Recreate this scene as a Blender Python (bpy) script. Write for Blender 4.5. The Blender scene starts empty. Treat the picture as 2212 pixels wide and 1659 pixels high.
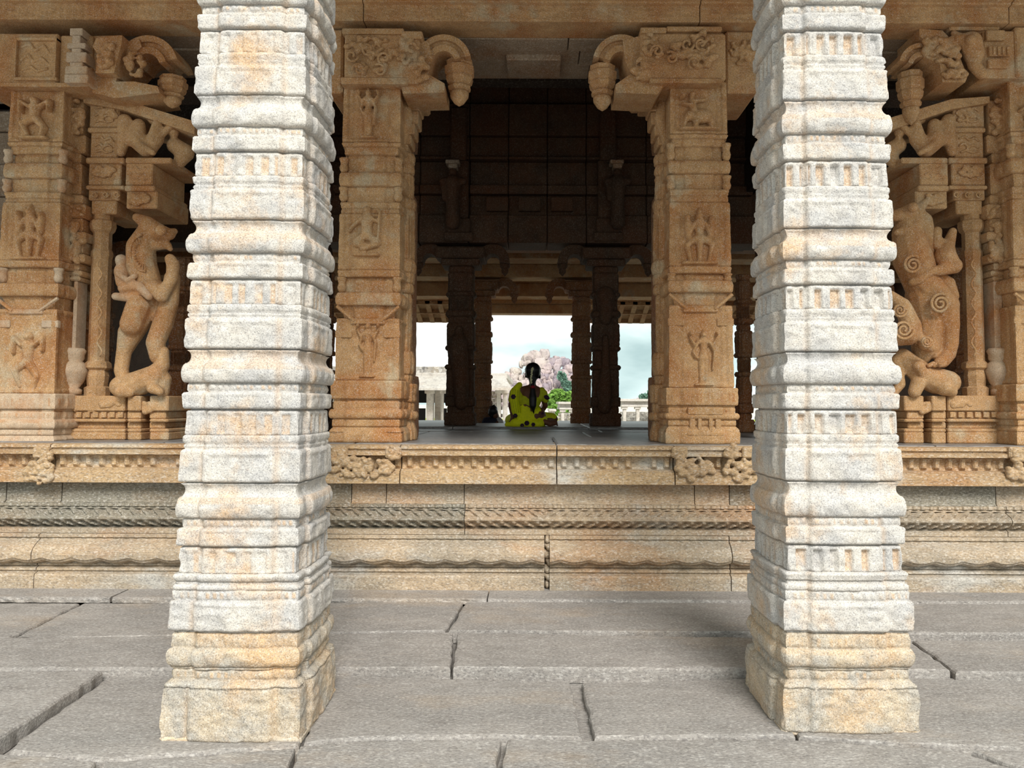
import bpy, bmesh, math, random
import numpy as np
from mathutils import Vector, Matrix
random.seed(7); RS = np.random.RandomState(11)
SC = bpy.context.scene
COL = SC.collection
# ------------------------------------------------------------------ camera, sky, sun, exposure
F = 1660.0; TH = math.radians(3.2); RO = math.radians(0.25); HY = 872.0
PX, PY, EYE = 1150.0, HY - F*math.tan(TH), 1.6
CM = Matrix.Rotation(math.pi/2+TH, 3, 'X') @ Matrix.Rotation(RO, 3, 'Z')
cd = bpy.data.cameras.new('camera'); cam = bpy.data.objects.new('camera', cd); COL.objects.link(cam)
cam.matrix_world = Matrix.Translation((0, 0, EYE)) @ CM.to_4x4()
cd.sensor_width = 36.0; cd.lens = 36.0*F/2212
cd.shift_x = -(PX-1106)/2212; cd.shift_y = (PY-829.5)/2212
cd.clip_end = 3000; SC.camera = cam
SC.view_settings.view_transform = 'Standard'; SC.view_settings.look = 'None'
SC.view_settings.gamma = 1; SC.view_settings.use_curve_mapping = False
SC.view_settings.exposure = 0.52
SUN_E, SUN_A, SKY = 3.1, 26, .88

w = bpy.data.worlds.new('sky'); SC.world = w; w.use_nodes = True
nt = w.node_tree; N = nt.nodes; L = nt.links; N.clear()
tc = N.new('ShaderNodeTexCoord'); mp = N.new('ShaderNodeMapping'); mp.inputs['Scale'].default_value = (1, 1, 2.6)
mp.inputs['Location'].default_value = (0.44, 0.1, 0.35)
nz = N.new('ShaderNodeTexNoise'); nz.inputs['Scale'].default_value = 4.2; nz.inputs['Detail'].default_value = 5; nz.inputs['Roughness'].default_value = .5
rp = N.new('ShaderNodeValToRGB')
rp.color_ramp.elements[0].position = .35; rp.color_ramp.elements[0].color = (.42, .57, .57, 1)
rp.color_ramp.elements[1].position = .58; rp.color_ramp.elements[1].color = (1.0, 1.0, .97, 1)
e = rp.color_ramp.elements.new(.46); e.color = (.62, .78, .77, 1)
bg = N.new('ShaderNodeBackground'); bg.inputs['Strength'].default_value = SKY
wo = N.new('ShaderNodeOutputWorld')
L.new(tc.outputs['Generated'], mp.inputs[0]); L.new(mp.outputs[0], nz.inputs[0]); L.new(nz.outputs[0], rp.inputs[0])
L.new(rp.outputs[0], bg.inputs[0]); L.new(bg.outputs[0], wo.inputs[0])
sd = bpy.data.lights.new('sun', 'SUN'); sd.energy = SUN_E; sd.angle = math.radians(SUN_A); sd.color = (1, .965, .91)
so = bpy.data.objects.new('sun', sd); COL.objects.link(so)
so.rotation_euler = Vector((-.20, .74, -.66)).to_track_quat('-Z', 'Y').to_euler()

# ------------------------------------------------------------------ helpers
def ray(px, py):
    return CM @ Vector(((px-PX)/F, -(py-PY)/F, -1))
def P(px, py, Y):                       # the point at depth Y that the photograph shows at a pixel
    d = ray(px, py); d = d*(Y/d.y); return Vector((d.x, Y, d.z+EYE))
def G(px, py, z=0.0):                   # the point at height z that the photograph shows at a pixel
    d = ray(px, py); d = d*((z-EYE)/d.z); return Vector((d.x, d.y, z))
def ZZ(py, Y, px=1150): return P(px, py, Y).z
def XX(px, Y, py=700): return P(px, py, Y).x

def lin(c): return tuple(((v/255)/12.92 if v/255 <= .04045 else (((v/255)+.055)/1.055)**2.4) for v in c)+(1,)

def stone(name, base, alt, stain, s_lo=.5, s_hi=.65, grain=.5, gscale=110, bump=.35, patch=1.6, pale=None, spec=.25, stretch=(1,1,1)):
    m = bpy.data.materials.new(name); m.use_nodes = True
    t = m.node_tree; n = t.nodes; l = t.links; n.clear()
    out = n.new('ShaderNodeOutputMaterial'); b = n.new('ShaderNodeBsdfPrincipled')
    b.inputs['Roughness'].default_value = .85; b.inputs['Specular IOR Level'].default_value = spec
    ge = n.new('ShaderNodeNewGeometry'); mpp = n.new('ShaderNodeMapping'); mpp.inputs['Scale'].default_value = stretch
    l.new(ge.outputs['Position'], mpp.inputs[0])
    def noise(s, d=4, r=.6):
        x = n.new('ShaderNodeTexNoise'); x.inputs['Scale'].default_value = s; x.inputs['Detail'].default_value = d
        x.inputs['Roughness'].default_value = r; l.new(mpp.outputs[0], x.inputs['Vector']); return x.outputs[0]
    def ramp(f, a, bb, ca=(0,0,0,1), cb=(1,1,1,1)):
        x = n.new('ShaderNodeValToRGB'); x.color_ramp.elements[0].position = a; x.color_ramp.elements[1].position = bb
        x.color_ramp.elements[0].color = ca; x.color_ramp.elements[1].color = cb; l.new(f, x.inputs[0]); return x.outputs[0]
    def mix(f, a, bb, mode='MIX'):
        x = n.new('ShaderNodeMix'); x.data_type = 'RGBA'; x.blend_type = mode
        if isinstance(f, (int, float)): x.inputs[0].default_value = f
        else: l.new(f, x.inputs[0])
        for k, v in ((6, a), (7, bb)):
            if isinstance(v, tuple): x.inputs[k].default_value = v
            else: l.new(v, x.inputs[k])
        return x.outputs[2]
    c = mix(ramp(noise(patch*2.1), .38, .62), lin(base), lin(alt))
    f1 = ramp(noise(patch, 7, .65), s_lo, s_hi)
    at = n.new('ShaderNodeAttribute'); at.attribute_name = 'stain'
    mx = n.new('ShaderNodeMath'); mx.operation = 'MAXIMUM'; l.new(f1, mx.inputs[0]); 
    mu = n.new('ShaderNodeMath'); mu.operation = 'MULTIPLY'; l.new(at.outputs['Fac'], mu.inputs[0]); l.new(ramp(noise(9), .3, .55), mu.inputs[1])
    l.new(mu.outputs[0], mx.inputs[1])
    c = mix(mx.outputs[0], c, lin(stain))
    if pale: c = mix(ramp(noise(patch*1.3+.37, 6), .56, .68), c, lin(pale))
    g = noise(gscale, 2, .7)
    dark = ramp(g, .36, .50, (1-grain, 1-grain, 1-grain*.95, 1), (1, 1, 1, 1))
    c = mix(1.0, c, dark, 'MULTIPLY')
    lite = ramp(noise(gscale*.8+3, 2), .52, .66)
    c = mix(lite, c, mix(.35*grain*2, c, (.9, .87, .82, 1)))
    c = mix(1.0, c, ramp(noise(14, 5, .7), .25, .75, (.80, .78, .76, 1), (1.12, 1.12, 1.12, 1)), 'MULTIPLY')
    l.new(c, b.inputs['Base Color'])
    b1 = n.new('ShaderNodeBump'); b1.inputs['Strength'].default_value = bump; b1.inputs['Distance'].default_value = .012
    ad = n.new('ShaderNodeMath'); ad.operation = 'MULTIPLY_ADD'; l.new(g, ad.inputs[0]); ad.inputs[1].default_value = .35
    l.new(noise(22, 6, .7), ad.inputs[2]); l.new(ad.outputs[0], b1.inputs['Height']); l.new(b1.outputs[0], b.inputs['Normal'])
    l.new(b.outputs[0], out.inputs[0]); return m
def plain(name, c, rough=.8, nscale=30, var=.15, sheen=0):
    m = bpy.data.materials.new(name); m.use_nodes = True; t = m.node_tree; b = t.nodes['Principled BSDF']
    b.inputs['Roughness'].default_value = rough
    nz = t.nodes.new('ShaderNodeTexNoise'); nz.inputs['Scale'].default_value = nscale; nz.inputs['Detail'].default_value = 4
    r = t.nodes.new('ShaderNodeValToRGB'); k = lin(c)
    r.color_ramp.elements[0].position = .3; r.color_ramp.elements[1].position = .7
    r.color_ramp.elements[0].color = tuple(v*(1-var) for v in k[:3])+(1,); r.color_ramp.elements[1].color = tuple(min(1, v*(1+var)) for v in k[:3])+(1,)
    tcn = t.nodes.new('ShaderNodeNewGeometry'); t.links.new(tcn.outputs['Position'], nz.inputs['Vector'])
    t.links.new(nz.outputs[0], r.inputs[0]); t.links.new(r.outputs[0], b.inputs['Base Color']); return m

M_OUT = stone('pale_granite', (208,202,193), (186,184,182), (206,176,144), .53, .68, .42, 150, .6, 2.2)
M_OUTB = stone('ochre_granite', (200,184,160), (176,170,160), (204,172,134), .48, .66, .42, 140, .7, 2.6)
M_IN = stone('warm_sandy_granite', (204,162,114), (188,148,102), (178,120,68), .45, .66, .38, 130, .7, 2.0, pale=(196,172,138))  # tan stone; the warm light on it is also put into the colour
M_INL = stone('cream_granite', (205,180,150), (196,172,146), (190,136,86), .50, .66, .3, 130, .4, 1.8)
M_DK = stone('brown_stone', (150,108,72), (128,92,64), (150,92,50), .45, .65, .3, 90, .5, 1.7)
M_HALL = stone('shaded_hall_stone', (86,62,44), (70,52,38), (86,52,30), .45, .65, .10, 90, .5, 1.4)  # same stone as outside, soot and the hall's shade put into the colour
M_CEIL = stone('soot_shade_stone', (50,40,32), (42,34,28), (48,34,22), .45, .65, .08, 60, .5, 1.2)  # near-black: the hall's shade is in this colour along with soot
M_SOF = stone('grey_soffit_stone', (170,150,128), (150,132,112), (150,112,80), .5, .66, .35, 90, .4, 1.5)
M_FLOOR = stone('grey_paving_granite', (160,155,150), (146,142,138), (166,152,136), .54, .7, .34, 100, .5, 1.1, stretch=(.55,1,1))
M_LIP = stone('pale_slab_edge', (206,190,166), (190,178,160), (200,170,132), .5, .66, .4, 90, .6, 2)
M_HFL = stone('polished_hall_floor', (142,140,138), (122,122,124), (130,122,112), .55, .7, .3, 50, .35, 1.5, spec=.5, stretch=(.3,1,1))
M_HFL.node_tree.nodes['Principled BSDF'].inputs['Roughness'].default_value = .42
M_PL = stone('weathered_plinth_granite', (180,160,134), (158,146,128), (172,132,94), .5, .68, .38, 100, .5, 1.3, pale=(176,172,164), stretch=(.5,1,1))
M_PLC = stone('cornice_granite', (190,162,124), (176,148,114), (178,128,80), .48, .68, .4, 100, .5, 1.2, pale=(190,186,176), stretch=(.5,1,1))
M_PLG = stone('grey_plinth_granite', (150,142,126), (132,128,116), (140,118,92), .5, .68, .42, 100, .5, 1.3, pale=(170,168,158), stretch=(.5,1,1))
M_FAR = stone('sunlit_far_stone', (186,180,174), (176,170,162), (168,152,136), .56, .72, .2, 3, .2, .3)
M_FAR2 = stone('rubble_parapet', (170,164,156), (130,126,120), (150,140,126), .5, .6, .5, 3, .4, 1.0)
M_HILL = stone('haze_pink_boulder_granite', (176,158,158), (160,148,152), (184,174,166), .5, .66, .25, .5, .3, .05)  # pale pink tint stands in for distance haze
M_BUSH = plain('hill_scrub', (96,128,112), .9, .6, .3)  # green greyed towards blue to stand in for haze
M_TREE = plain('tree_leaf', (104,140,58), .9, 3, .45)
M_GRASS = plain('court_grass', (176,190,70), .9, .8, .3)
M_COURT = plain('court_gravel', (206,200,186), .9, .8, .15)
M_VOID = plain('unlit_doorway_shade', (22,20,20), .9)  # black colour standing in for shade inside the pavilion
M_SKIN = plain('brown_skin', (112,70,48), .6, 20, .08)
M_HAIR = plain('black_hair', (14,11,16), .45, 90, .3)
M_SARI = plain('yellow_green_sari', (244,250,14), .75, 40, .10)
M_BLOUSE = plain('olive_yellow_blouse', (206,210,24), .75, 40, .10)
M_PURP = plain('purple_print', (52,20,58), .8)
M_WHT = plain('white_cotton', (214,212,212), .85)
M_JAS = plain('jasmine_flowers', (226,222,180), .8, 120, .3)
M_RED = plain('red_ribbon', (150,16,34), .6)
M_NAVY = plain('navy_shirt', (30,32,52), .8)

def tag(o, label=None, cat=None, group=None, kind=None):
    if label: o['label'] = label
    if cat: o['category'] = cat
    if group: o['group'] = group
    if kind: o['kind'] = kind
    return o
def empty(name, loc=(0,0,0), label=None, cat=None, group=None, kind=None, parent=None):
    o = bpy.data.objects.new(name, None); COL.objects.link(o); o.location = loc
    if parent: o.parent = parent; o.matrix_parent_inverse = Matrix.Translation(-parent.location)
    return tag(o, label, cat, group, kind)
def link(name, me, mat, parent=None, smooth=False):
    o = bpy.data.objects.new(name, me); COL.objects.link(o)
    if mat and not me.materials: me.materials.append(mat)
    if parent:
        o.parent = parent
        o.matrix_parent_inverse = Matrix.Translation(-parent.location) if not parent.data else parent.matrix_parent_inverse.copy() if False else Matrix.Translation(-parent.location)
    if smooth: me.polygons.foreach_set('use_smooth', [True]*len(me.polygons))
    return o

class MB:
    def __init__(s): s.v = []; s.f = []
    def add(s, vs, fs):
        k = len(s.v); s.v += [tuple(v) for v in vs]; s.f += [tuple(i+k for i in f) for f in fs]; return s
    def box(s, x0, x1, y0, y1, z0, z1, bv=0):
        if bv <= 0:
            return s.add([(x,y,z) for z in (z0,z1) for y in (y0,y1) for x in (x0,x1)],
                  [(0,2,3,1),(4,5,7,6),(0,1,5,4),(2,6,7,3),(0,4,6,2),(1,3,7,5)])
        # chamfered box
        b = min(bv, (x1-x0)/3, (y1-y0)/3, (z1-z0)/3)
        bm = bmesh.new(); bmesh.ops.create_cube(bm, size=1)
        for v in bm.verts: v.co = Vector(((x0+x1)/2+v.co.x*(x1-x0), (y0+y1)/2+v.co.y*(y1-y0), (z0+z1)/2+v.co.z*(z1-z0)))
        bmesh.ops.bevel(bm, geom=bm.edges[:], offset=b, segments=1, affect='EDGES')
        bm.verts.index_update(); s.add([v.co[:] for v in bm.verts], [[v.index for v in f.verts] for f in bm.faces]); bm.free(); return s
    def cbox(s, c, sx, sy, sz, bv=0): return s.box(c[0]-sx/2, c[0]+sx/2, c[1]-sy/2, c[1]+sy/2, c[2]-sz/2, c[2]+sz/2, bv)
    def lathe(s, c, prof, n=12, sq=False):      # prof (r, z) rising
        vs = []; fs = []
        for r, z in prof:
            for k in range(n):
                a = 2*math.pi*(k+.5)/n
                vs.append((c[0]+r*math.cos(a), c[1]+r*math.sin(a), c[2]+z))
        for i in range(len(prof)-1):
            for k in range(n):
                fs.append((i*n+k, i*n+(k+1)%n, (i+1)*n+(k+1)%n, (i+1)*n+k))
        fs.append(tuple(range(n-1, -1, -1))); fs.append(tuple((len(prof)-1)*n+k for k in range(n)))
        return s.add(vs, fs)
    def prism(s, pts, y0, y1):                  # outline in x,z extruded along y
        n = len(pts); a = sum(pts[i][0]*pts[(i+1)%n][1]-pts[(i+1)%n][0]*pts[i][1] for i in range(n))
        if a < 0: pts = pts[::-1]
        vs = [(x, y0, z) for x, z in pts]+[(x, y1, z) for x, z in pts]
        return s.add(vs, [tuple(range(n)), tuple(range(2*n-1, n-1, -1))]+[(i, i+n, (i+1)%n+n, (i+1)%n) for i in range(n)])
    def tube(s, pts, r, n=8):
        pts = [Vector(p) for p in pts]; m = len(pts); rr = r if isinstance(r, (list, tuple)) else [r]*m
        vs = []; fs = []
        for i, p in enumerate(pts):
            t = (pts[min(i+1, m-1)]-pts[max(i-1, 0)]).normalized()
            u = t.cross(Vector((0,1,0)))
            if u.length < .1: u = t.cross(Vector((1,0,0)))
            u.normalize(); q = t.cross(u)
            for k in range(n):
                a = 2*math.pi*k/n; vs.append(p+(u*math.cos(a)+q*math.sin(a))*rr[i])
        for i in range(m-1):
            for k in range(n): fs.append((i*n+k, (i+1)*n+k, (i+1)*n+(k+1)%n, i*n+(k+1)%n))
        fs.append(tuple(range(n))); fs.append(tuple((m-1)*n+k for k in range(n-1, -1, -1)))
        return s.add(vs, fs)
    def mesh(s, name):
        me = bpy.data.meshes.new(name); me.from_pydata(s.v, [], s.f); me.update(); return me
    def build(s, name, mat, parent=None, smooth=False, fix=False):
        me = s.mesh(name)
        if fix:
            bm = bmesh.new(); bm.from_mesh(me); bmesh.ops.recalc_face_normals(bm, faces=bm.faces[:]); bm.to_mesh(me); bm.free()
        return link(name, me, mat, parent, smooth)

# blobs -> one continuous carved mesh
def cap(p0, p1, r0, r1=None, n=10):
    p0, p1 = Vector(p0), Vector(p1); r1 = r0 if r1 is None else r1
    d = p1-p0; L_ = d.length; q = (d.to_track_quat('Z', 'Y') if L_ > 1e-6 else Matrix.Identity(3).to_quaternion())
    vs = []; rings = []
    for k in range(4): a = math.pi/2*(k+.35)/4; rings.append((-r0*math.cos(a), r0*math.sin(a)))
    rings.append((0, r0)); rings.append((L_, r1))
    for k in range(3, -1, -1): a = math.pi/2*(k+.35)/4; rings.append((L_+r1*math.cos(a), r1*math.sin(a)))
    for z, r in rings:
        for k in range(n):
            a = 2*math.pi*k/n; vs.append(p0+q@Vector((r*math.cos(a), r*math.sin(a), z)))
    fs = []; m = len(rings)
    for i in range(m-1):
        for k in range(n): fs.append((i*n+k, i*n+(k+1)%n, (i+1)*n+(k+1)%n, (i+1)*n+k))
    fs.append(tuple(range(n-1, -1, -1))); fs.append(tuple((m-1)*n+k for k in range(n)))
    return vs, fs
def ell(c, r, rot=0):
    c = Vector(c); vs, fs = cap((0,0,0), (0,0,0.0001), 1, 1, 12)
    R_ = Matrix.Rotation(rot, 3, 'Y')
    return [c+R_@Vector((v.x*r[0], v.y*r[1], v.z*r[2])) for v in vs], fs
def sculpt(name, blobs, vox, mat, parent=None, smooth_it=2, flat=None):
    m = MB()
    for b in blobs: m.add(*b)
    if flat:
        y0, k = flat; m.v = [(v[0], y0+(v[1]-y0)*k, v[2]) for v in m.v]
    o = m.build(name, mat, None)
    md = o.modifiers.new('r', 'REMESH'); md.mode = 'VOXEL'; md.voxel_size = vox
    sm = o.modifiers.new('s', 'SMOOTH'); sm.iterations = smooth_it; sm.factor = .5
    dg = bpy.context.evaluated_depsgraph_get(); me = bpy.data.meshes.new_from_object(o.evaluated_get(dg))
    old = o.data; bpy.data.objects.remove(o); bpy.data.meshes.remove(old)
    me.name = name
    return link(name, me, mat, parent, True)
def chain(pts, Y, k):                    # pts: (px, py, depth offset m, radius px); k = metres per pixel
    out = []
    q = [(P(a, b, Y+c) , r*k) for a, b, c, r in pts]
    for (p, r), (p2, r2) in zip(q, q[1:]): out.append(cap(p, p2, r, r2))
    return out

# value noise
GR = RS.rand(96, 96)
def vn(x, y):
    x = np.asarray(x, float); y = np.asarray(y, float)
    xi = np.floor(x).astype(int); yi = np.floor(y).astype(int); fx = x-xi; fy = y-yi
    fx = fx*fx*(3-2*fx); fy = fy*fy*(3-2*fy)
    a = GR[xi % 96, yi % 96]; b = GR[(xi+1) % 96, yi % 96]; c = GR[xi % 96, (yi+1) % 96]; d = GR[(xi+1) % 96, (yi+1) % 96]
    return (a*(1-fx)+b*fx)*(1-fy)+(c*(1-fx)+d*fx)*fy-.5

# carved column tier: four heightfield faces sharing one profile
def tier(name, xc, yf, w0, w1, dep, bands, mat, parent, zref, ncol=(70, 44, 12, 44), dz=.008, seed=0, centre=.62, proj=.018, rough=.004, nfr=6.5, nd=.016, off_scale=1):
    """bands: (z_top, z_bot, offset, kind) from the top down. w0/w1 = shaft width at zref[0]/zref[1]; yf = plane of the front face."""
    zs = []; info = []
    for bi, (zt, zb, off, kind) in enumerate(bands):
        n = max(3, int((zt-zb)/dz)+1)
        t = np.linspace(0, 1, n)
        for tt in t: zs.append(zt+(zb-zt)*tt); info.append((bi, tt))
    zs = np.array(zs); bi = np.array([i[0] for i in info]); t = np.array([i[1] for i in info])
    off = np.array([bands[i][2] for i in bi])*off_scale; kind = [bands[i][3] for i in bi]; h = np.array([bands[i][0]-bands[i][1] for i in bi])
    edge = np.minimum(t, 1-t)*h
    prof = off.copy()
    for i in range(len(zs)):
        k = kind[i]; tt = t[i]
        if k in ('block', 'panel', 'ledge', 'niche', 'dentil', 'rough'): prof[i] -= .006*max(0, 1-edge[i]/.006)
        if k == 'ledge': prof[i] -= .006*math.exp(-((tt-.6)/.07)**2)+.004*(tt > .62)
        if k == 'bulge': prof[i] += .012*math.sqrt(max(0, math.sin(math.pi*tt)))-.010
        if k == 'concave': prof[i] -= .014*math.sin(math.pi*tt)**.7
        if k == 'slope': prof[i] += -.030*(1-min(1, tt*1.6))
        if k == 'flare': prof[i] += .020*(1-tt)**1.5
        if k == 'flaredown': prof[i] += .020*tt**1.5
    half = (w0+(w1-w0)*(zs-zref[0])/(zref[1]-zref[0]))/2
    hd = half*dep/((w0+w1)/2)
    yc = yf+dep/2
    V = []; Fc = []; ST = []; base = 0
    stainband = np.array([vn(bi[i]*1.7+seed*3.1, 5.5)+.5 for i in range(len(zs))])
    for face in range(4):
        nc = ncol[face]; u = np.linspace(-1, 1, nc+1)
        # denser near the pilaster steps
        U, Zg = np.meshgrid(u, zs); Pf = prof[:, None]
        c0 = centre; st = 1/(1+np.exp(-(c0-np.abs(U))*90))
        ext = half if face % 2 == 0 else hd
        a = U*ext[:, None]
        D = proj*st-.010*np.exp(-((np.abs(U)-c0)/.035)**2)
        D = D*(0.6+.4*np.array([0 if k in ('concave',) else 1 for k in kind])[:, None])
        stn = .45*np.exp(-((np.abs(U)-c0)/.05)**2)*(stainband[:, None] > .35)
        tt = t[:, None]
        for k in set(kind):
            msk = np.array([x == k for x in kind])[:, None]
            if k in ('niche', 'dentil'):
                fr = nfr if k == 'niche' else 9
                ph = (U+.07*face+seed*.013)*fr
                cell = np.floor(ph); fz = ph-cell
                wv = .5+.25*(vn(cell*1.3+seed, np.zeros_like(cell)+face+2))
                inn = (fz > .28) & (fz < .28+wv) & (tt > (.16 if k == 'niche' else .25)) & (tt < (.97 if k == 'niche' else .8)) & (np.abs(U) < .95)
                inn &= np.abs(np.abs(U)-c0) > .05
                dd = np.where(inn, -nd if k == 'niche' else .006, 0)
                D = D+np.where(msk, dd, 0); stn = np.where(msk & inn & (vn(cell*2.1, cell*0+seed) > -.1), .8, stn)
            if k == 'block':
                # shallow carved lozenge and scroll relief
                r = .006*np.maximum(0, np.sin(U*9.4+seed)*np.sin(math.pi*tt)**2)*(np.abs(U) < c0-.06)
                r += .005*((np.abs(tt-.12) < .05) & (np.abs(U) < .5))
                D = D+np.where(msk, r, 0)
            if k in ('bulge',):
                r = .010*np.abs(np.sin(U*7+seed*.7))*np.sin(math.pi*tt)
                D = D+np.where(msk, r*.7, 0); stn = np.where(msk & (tt < .3), .55*(stainband[:, None] > .3), stn)
            if k == 'concave': stn = np.where(msk, .5*(stainband[:, None] > .5), stn)
            if k == 'panel': D = D-np.where(msk, .012*((np.abs(U) < .82) & (tt > .06) & (tt < .95)), 0)
        D = D+rough*(vn(a*9+face*17+seed, Zg*9)*1.0+vn(a*31+face*7+seed, Zg*34)*.9+vn(a*80+face*3, Zg*90+seed)*.5)
        D = D+.006*vn(bi[:, None]*1.37+seed+face, np.floor(st+.5)*3.3+np.zeros_like(U))
        edgef = np.clip((1-np.abs(U))*14, 0, 1); D = D*edgef-(1-edgef)*.004*(1+vn(Zg*40, U*0+face))
        sc = (ext+prof)/ext
        aa = a*sc[:, None]; outw = (hd if face % 2 == 0 else half)[:, None]+Pf+D
        if face == 0: X, Y = xc+aa, yc-outw
        elif face == 1: X, Y = xc+outw, yc+aa
        elif face == 2: X, Y = xc-aa, yc+outw
        else: X, Y = xc-outw, yc-aa
        # weld corners to the shared corner line
        cx = half+prof; cy = hd+prof
        s0 = {0: (-1, -1), 1: (1, -1), 2: (1, 1), 3: (-1, 1)}[face]; s1 = {0: (1, -1), 1: (1, 1), 2: (-1, 1), 3: (-1, -1)}[face]
        jit = rough*vn(zs*30+seed, zs*0+3)
        X[:, 0] = xc+s0[0]*(cx-.003+jit); Y[:, 0] = yc+s0[1]*(cy-.003+jit); X[:, -1] = xc+s1[0]*(cx-.003+jit); Y[:, -1] = yc+s1[1]*(cy-.003+jit)
        nr = len(zs); V.append(np.stack([X, Y, Zg], -1).reshape(-1, 3)); ST.append(np.clip(stn, 0, 1).reshape(-1))
        i, j = np.meshgrid(np.arange(nr-1), np.arange(nc), indexing='ij'); b = base+i*(nc+1)+j
        Fc.append(np.stack([b, b+nc+1, b+nc+2, b+1], -1).reshape(-1, 4)); base += nr*(nc+1)
    # caps
    V.append(np.array([[xc, yc, zs[0]], [xc, yc, zs[-1]]])); ST.append(np.zeros(2)); ct, cb = base, base+1
    tri = []; b0 = 0
    for face in range(4):
        nc = ncol[face]; last = b0+(len(zs)-1)*(nc+1)
        for j in range(nc): tri.append((ct, b0+j, b0+j+1)); tri.append((cb, last+j+1, last+j))
        b0 += len(zs)*(nc+1)
    V = np.concatenate(V); Q = np.concatenate(Fc); T = np.array(tri)
    me = bpy.data.meshes.new(name); me.vertices.add(len(V)); me.vertices.foreach_set('co', V.reshape(-1))
    nl = len(Q)*4+len(T)*3; me.loops.add(nl); me.loops.foreach_set('vertex_index', np.concatenate([Q.reshape(-1), T.reshape(-1)]))
    me.polygons.add(len(Q)+len(T)); me.polygons.foreach_set('loop_start', np.concatenate([np.arange(len(Q))*4, len(Q)*4+np.arange(len(T))*3]))
    at = me.attributes.new('stain', 'FLOAT', 'POINT'); at.data.foreach_set('value', np.concatenate(ST).astype(np.float32))
    me.update(calc_edges=True); me.validate()
    return link(name, me, mat, parent)

# moulding swept along x
def sweep(name, prof, x0, x1, mat, parent, dx=.03, mod=None, jit=.002, yback=.5, seed=0):
    """prof: (z, y) from the top down; front faces -y"""
    nx = max(2, int((x1-x0)/dx)+1); xs = np.linspace(x0, x1, nx)
    idx = [0.0]
    for q in range(len(prof)-1):
        m = max(1, int(math.hypot(prof[q+1][0]-prof[q][0], prof[q+1][1]-prof[q][1])/.013)) if mod else 1
        idx += [q+(g+1)/m for g in range(m)]
    idx = np.array(idx); n = len(idx)
    z = np.interp(idx, range(len(prof)), [p[0] for p in prof]); y = np.interp(idx, range(len(prof)), [p[1] for p in prof])
    X, Z = np.meshgrid(xs, z); Yg = np.repeat(y[:, None], nx, 1).copy(); X = X.copy(); Z = Z.copy()
    Yg += jit*(vn(X*12+seed, Z*40)*1.5+vn(X*45+seed, Z*90))
    if mod: Yg, Z = mod(X, Yg, Z, idx[:, None]+0*X)
    Yg = np.vstack([Yg[:1]*0+y.max()+yback, Yg, Yg[:1]*0+y.max()+yback]); Z = np.vstack([Z[:1], Z, Z[-1:]]); X = np.vstack([X[:1], X, X[:1]])
    rows = n+2
    V = np.stack([X, Yg, Z], -1).reshape(-1, 3)
    i, j = np.meshgrid(np.arange(rows-1), np.arange(nx-1), indexing='ij'); b = i*nx+j
    Q = np.stack([b, b+nx, b+nx+1, b+1], -1).reshape(-1, 4).tolist()
    Q.append([k*nx for k in range(rows-1, -1, -1)]); Q.append([k*nx+nx-1 for k in range(rows)])
    Q += [[(rows-1)*nx+k, k, k+1, (rows-1)*nx+k+1] for k in range(nx-1)]
    me = bpy.data.meshes.new(name); me.from_pydata(V.tolist(), [], Q); me.update()
    return link(name, me, mat, parent)

# ------------------------------------------------------------------ structure: floor
YP = 6.50                                   # front plane of the platform's neck course
ZP = ZZ(960, YP-.08)                        # platform floor height
LO, HI = 0.0, 0.05
floor = empty('floor', (0, 4, 0), 'uneven grey granite paving in front of the platform', None, None, 'structure')
MB().box(-12, 12, -14, 8, -.3, -.045).build('bedding', M_FLOOR, floor)
def slab(pix, z, thick=.09, mat=M_FLOOR, world=False, parent=floor, name='paving_slab', j=.006):
    pts = [G(a, b, z) for a, b in pix] if not world else [Vector((a, b, z)) for a, b in pix]
    ar = sum(pts[i].x*pts[(i+1) % len(pts)].y-pts[(i+1) % len(pts)].x*pts[i].y for i in range(len(pts)))
    if ar < 0: pts = pts[::-1]
    out = []
    for i, p in enumerate(pts):
        q = pts[(i+1) % len(pts)]; n = max(1, int((q-p).length/.06))
        for k in range(n):
            t = k/n; a = p.lerp(q, t); d = (q-p).normalized(); nn = Vector((d.y, -d.x, 0))
            out.append(a+nn*(random.uniform(-j, j) if k else 0))
    n = len(out); c = sum(out, Vector())/n
    def inset(p, d): v = c-p; return p+v.normalized()*d
    v = []; dzj = [random.uniform(-.003, .003) for _ in range(n)]
    for ring, (ins, dz) in enumerate(((0, -thick), (0, -.016), (.006, -.005), (.022, 0))):
        for i, p in enumerate(out):
            q = inset(p, ins); v.append((q.x, q.y, z+dz+(dzj[i] if 0 < ring < 3 else 0)))
    f = [tuple(3*n+i for i in range(n))]
    for r in range(3):
        f += [(r*n+i, r*n+(i+1) % n, (r+1)*n+(i+1) % n, (r+1)*n+i) for i in range(n)]
    return MB().add(v, f).build(name, mat, parent)
for pix in ([(-500,1300),(172,1303),(22,1377),(-560,1375)], [(178,1303),(1000,1300),(962,1361),(28,1378)],
            [(1006,1300),(2700,1300),(2800,1370),(969,1361)], [(-620,1383),(979,1366),(973,1440),(-700,1446)],
            [(-700,1450),(222,1449),(2,1590),(-300,1770),(-1100,1770)], [(988,1367),(1962,1381),(2052,1446),(979,1440)],
            [(1970,1382),(2800,1394),(2900,1462),(2064,1450)]):
    slab(pix, HI)
for pix in ([(244,1455),(712,1458),(700,1512),(646,1608),(225,1640),(20,1622),(40,1596)],
            [(720,1457),(1232,1473),(1258,1592),(1090,1588),(770,1593),(655,1605)], [(1256,1474),(1640,1464),(1718,1588),(1284,1591)],
            [(1645,1462),(2900,1468),(3000,1650),(2085,1610),(1870,1600),(1725,1590)]):
    slab(pix, LO)
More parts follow.
